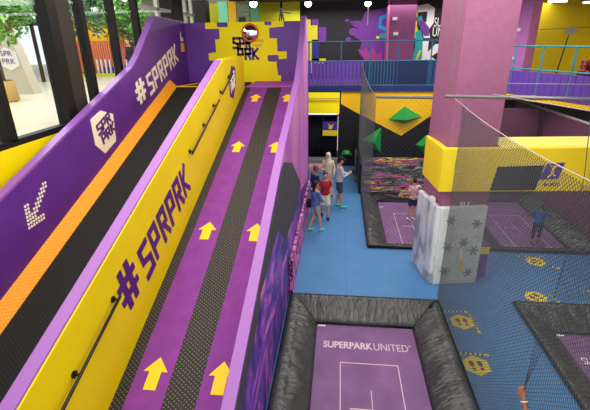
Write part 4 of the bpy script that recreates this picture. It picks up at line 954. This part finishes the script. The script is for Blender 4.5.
man = person((.06, 12.95, 0), R_(-78), 1.72, 'person in striped pale sweatshirt, dark shorts and cap looking at a phone', dict(re=(.2, .08, 1.14), rh=(.1, .32, 1.22), le=(-.22, .06, 1.14), lh=(-.06, .3, 1.18), la=(-.1, -.06, .09), ra=(.12, .06, .09)), M['skin'], M['pale_grey'], M['grey_cloth'], M['aqua'], M['hair'], 1.9, .85, cap=True)
ph = MB().box(.46, .54, 12.86, 12.93, 1.22, 1.33); tag(ph.build('phone', M['phone'], None, bevel=.005), 'dark phone held by the person in the striped sweatshirt', 'phone')
person((-.62, 11.0, 0), R_(-50), 1.55, 'person in blue denim jacket and pale shorts with long black hair', dict(rh=(.1, .3, 1.02), re=(.22, .1, 1.1), lh=(-.1, .28, 1.0), le=(-.24, .06, 1.1), la=(-.12, -.16, .1), ra=(.12, .14, .09), lk=(-.1, .0, .5), rk=(.1, .1, .5)), M['skin'], M['denim'], M['light_shorts'], M['aqua'], M['hair'], 1.8, .6, hairlong=True, bag=True)
boy = person((-.37, 12.0, 0), R_(188), 1.5, 'person in dark red T-shirt and cream shorts walking towards the camera', dict(la=(-.1, .12, .09), lk=(-.1, .14, .5), ra=(.1, -.14, .14), rk=(.1, .04, .5), lh=(-.3, .1, .88), rh=(.28, .16, .98)), M['skin'], M['red'], M['cream_cloth'], M['black_cloth'], M['hair'], .6, .9)
tag(MB().ball((-.66, 11.78, .85), (.06, .06, .07)).build('toy_ball', M['ball'], None, True), 'lime toy ball held by the person in the red T-shirt', 'ball')
person((-.34, 14.0, 0), R_(165), 1.6, 'person in cream headscarf and long pale dress behind the red T-shirt', dict(rh=(.1, .2, 1.1), re=(.24, .06, 1.1)), M['skin'], M['cream_cloth'], M['khaki'], M['tan'], M['cream_cloth'], 1.9, 1.2, hijab=True, skirt=True)
person((-.70, 12.3, 0), R_(-60), 1.62, 'person in dark navy clothes partly hidden by the ramp wall', dict(), M['skin_dark'], M['navy_cloth'], M['black_cloth'], M['black_cloth'], mat('brown_grey_hair', (96, 74, 64), .7), 1.2, 1.7)
person((2.42, 12.6, -.25), R_(20), 1.42, 'person in pink checked shirt and navy shorts on the middle trampoline', dict(rh=(.42, .2, 1.2), re=(.33, .04, 1.3), lh=(-.4, .15, 1.1)), M['skin'], M['pinkcheck'], M['navy_cloth'], M['white'], M['hair'], .7, .7)
person((5.62, 11.15, -.25), R_(-28), 1.22, 'person in bright blue shirt running on the far right trampoline', dict(pel=(0, -.05, .93), bel=(0, 0, 1.06), che=(0, .1, 1.22), nek=(0, .18, 1.38), hed=(0, .25, 1.52), ls=(-.175, .14, 1.34), rs=(.175, .14, 1.34), re=(.42, .16, 1.24), rh=(.6, .3, 1.2), le=(-.4, .1, 1.2), lh=(-.46, .28, 1.02), rk=(.1, .2, .55), ra=(.1, .0, .16), lk=(-.1, -.08, .5), la=(-.1, -.3, .2)), M['skin_dark'], M['blue_cloth'], M['black_cloth'], M['black_cloth'], M['hair'], .8, 1.7)
person((-8.3, 16.6, 3.7), R_(150), 1.7, '', dict(), M['skin'], M['black_cloth'], M['navy_cloth'], M['black_cloth'], M['hair'], 1.8, 1.8, root=WALKER)
person((7.78, 14.2, 3.35), R_(160), 1.4, 'person with dark hair leaning at the right gallery rail', dict(), M['skin'], M['red'], M['navy_cloth'], M['black_cloth'], M['hair'], 1.5, 1.8)
# raised arm holding the net in the foreground (the rest stands below the picture edge)
arm = person((2.40, 3.28, 0), R_(15), 1.6, 'person with raised brown forearm and pale bracelet gripping the net at lower edge', dict(rs=(.175, .0, 1.42), re=(.30, -.02, 1.15), rh=(.3, .1, .92), ls=(-.18, .05, 1.43), le=(-.20, .30, 1.36), lh=(-.165, .54, 1.60)), M['skin_dark'], M['black_cloth'], M['navy_cloth'], M['black_cloth'], M['hair'], .5, 1.8, vox=.0065, grip='l')
def bl(x, y, z): v = Matrix.Rotation(R_(15), 3, 'Z') @ (Vector((x, y, z)) * (1.6 / 1.75)); return Vector((2.40, 3.28, 0)) + v
wr, el = bl(-.165, .54, 1.60), bl(-.20, .30, 1.36); d = (el - wr).normalized()
ring = MB(); c = wr + d * .035; u_ = d.orthogonal().normalized(); v_ = d.cross(u_)
for k in range(16):
    a0, a1 = k * PI / 8, (k + 1) * PI / 8
    ring.tube(c + (u_ * math.cos(a0) + v_ * math.sin(a0)) * .034, c + (u_ * math.cos(a1) + v_ * math.sin(a1)) * .034, .007, 6)
ring.build('bracelet', M['white'], arm, True)
g = MB(); top_ = wr - d * .05
for k in range(5): g.tube(top_ + Vector((.01 * (k - 2) * .3, 0, 0)), Vector((2.2, top_.y - .05 + k * .05, top_.z + .75)), .003, 5)
g.build('gathered_mesh', M['net'], sn)
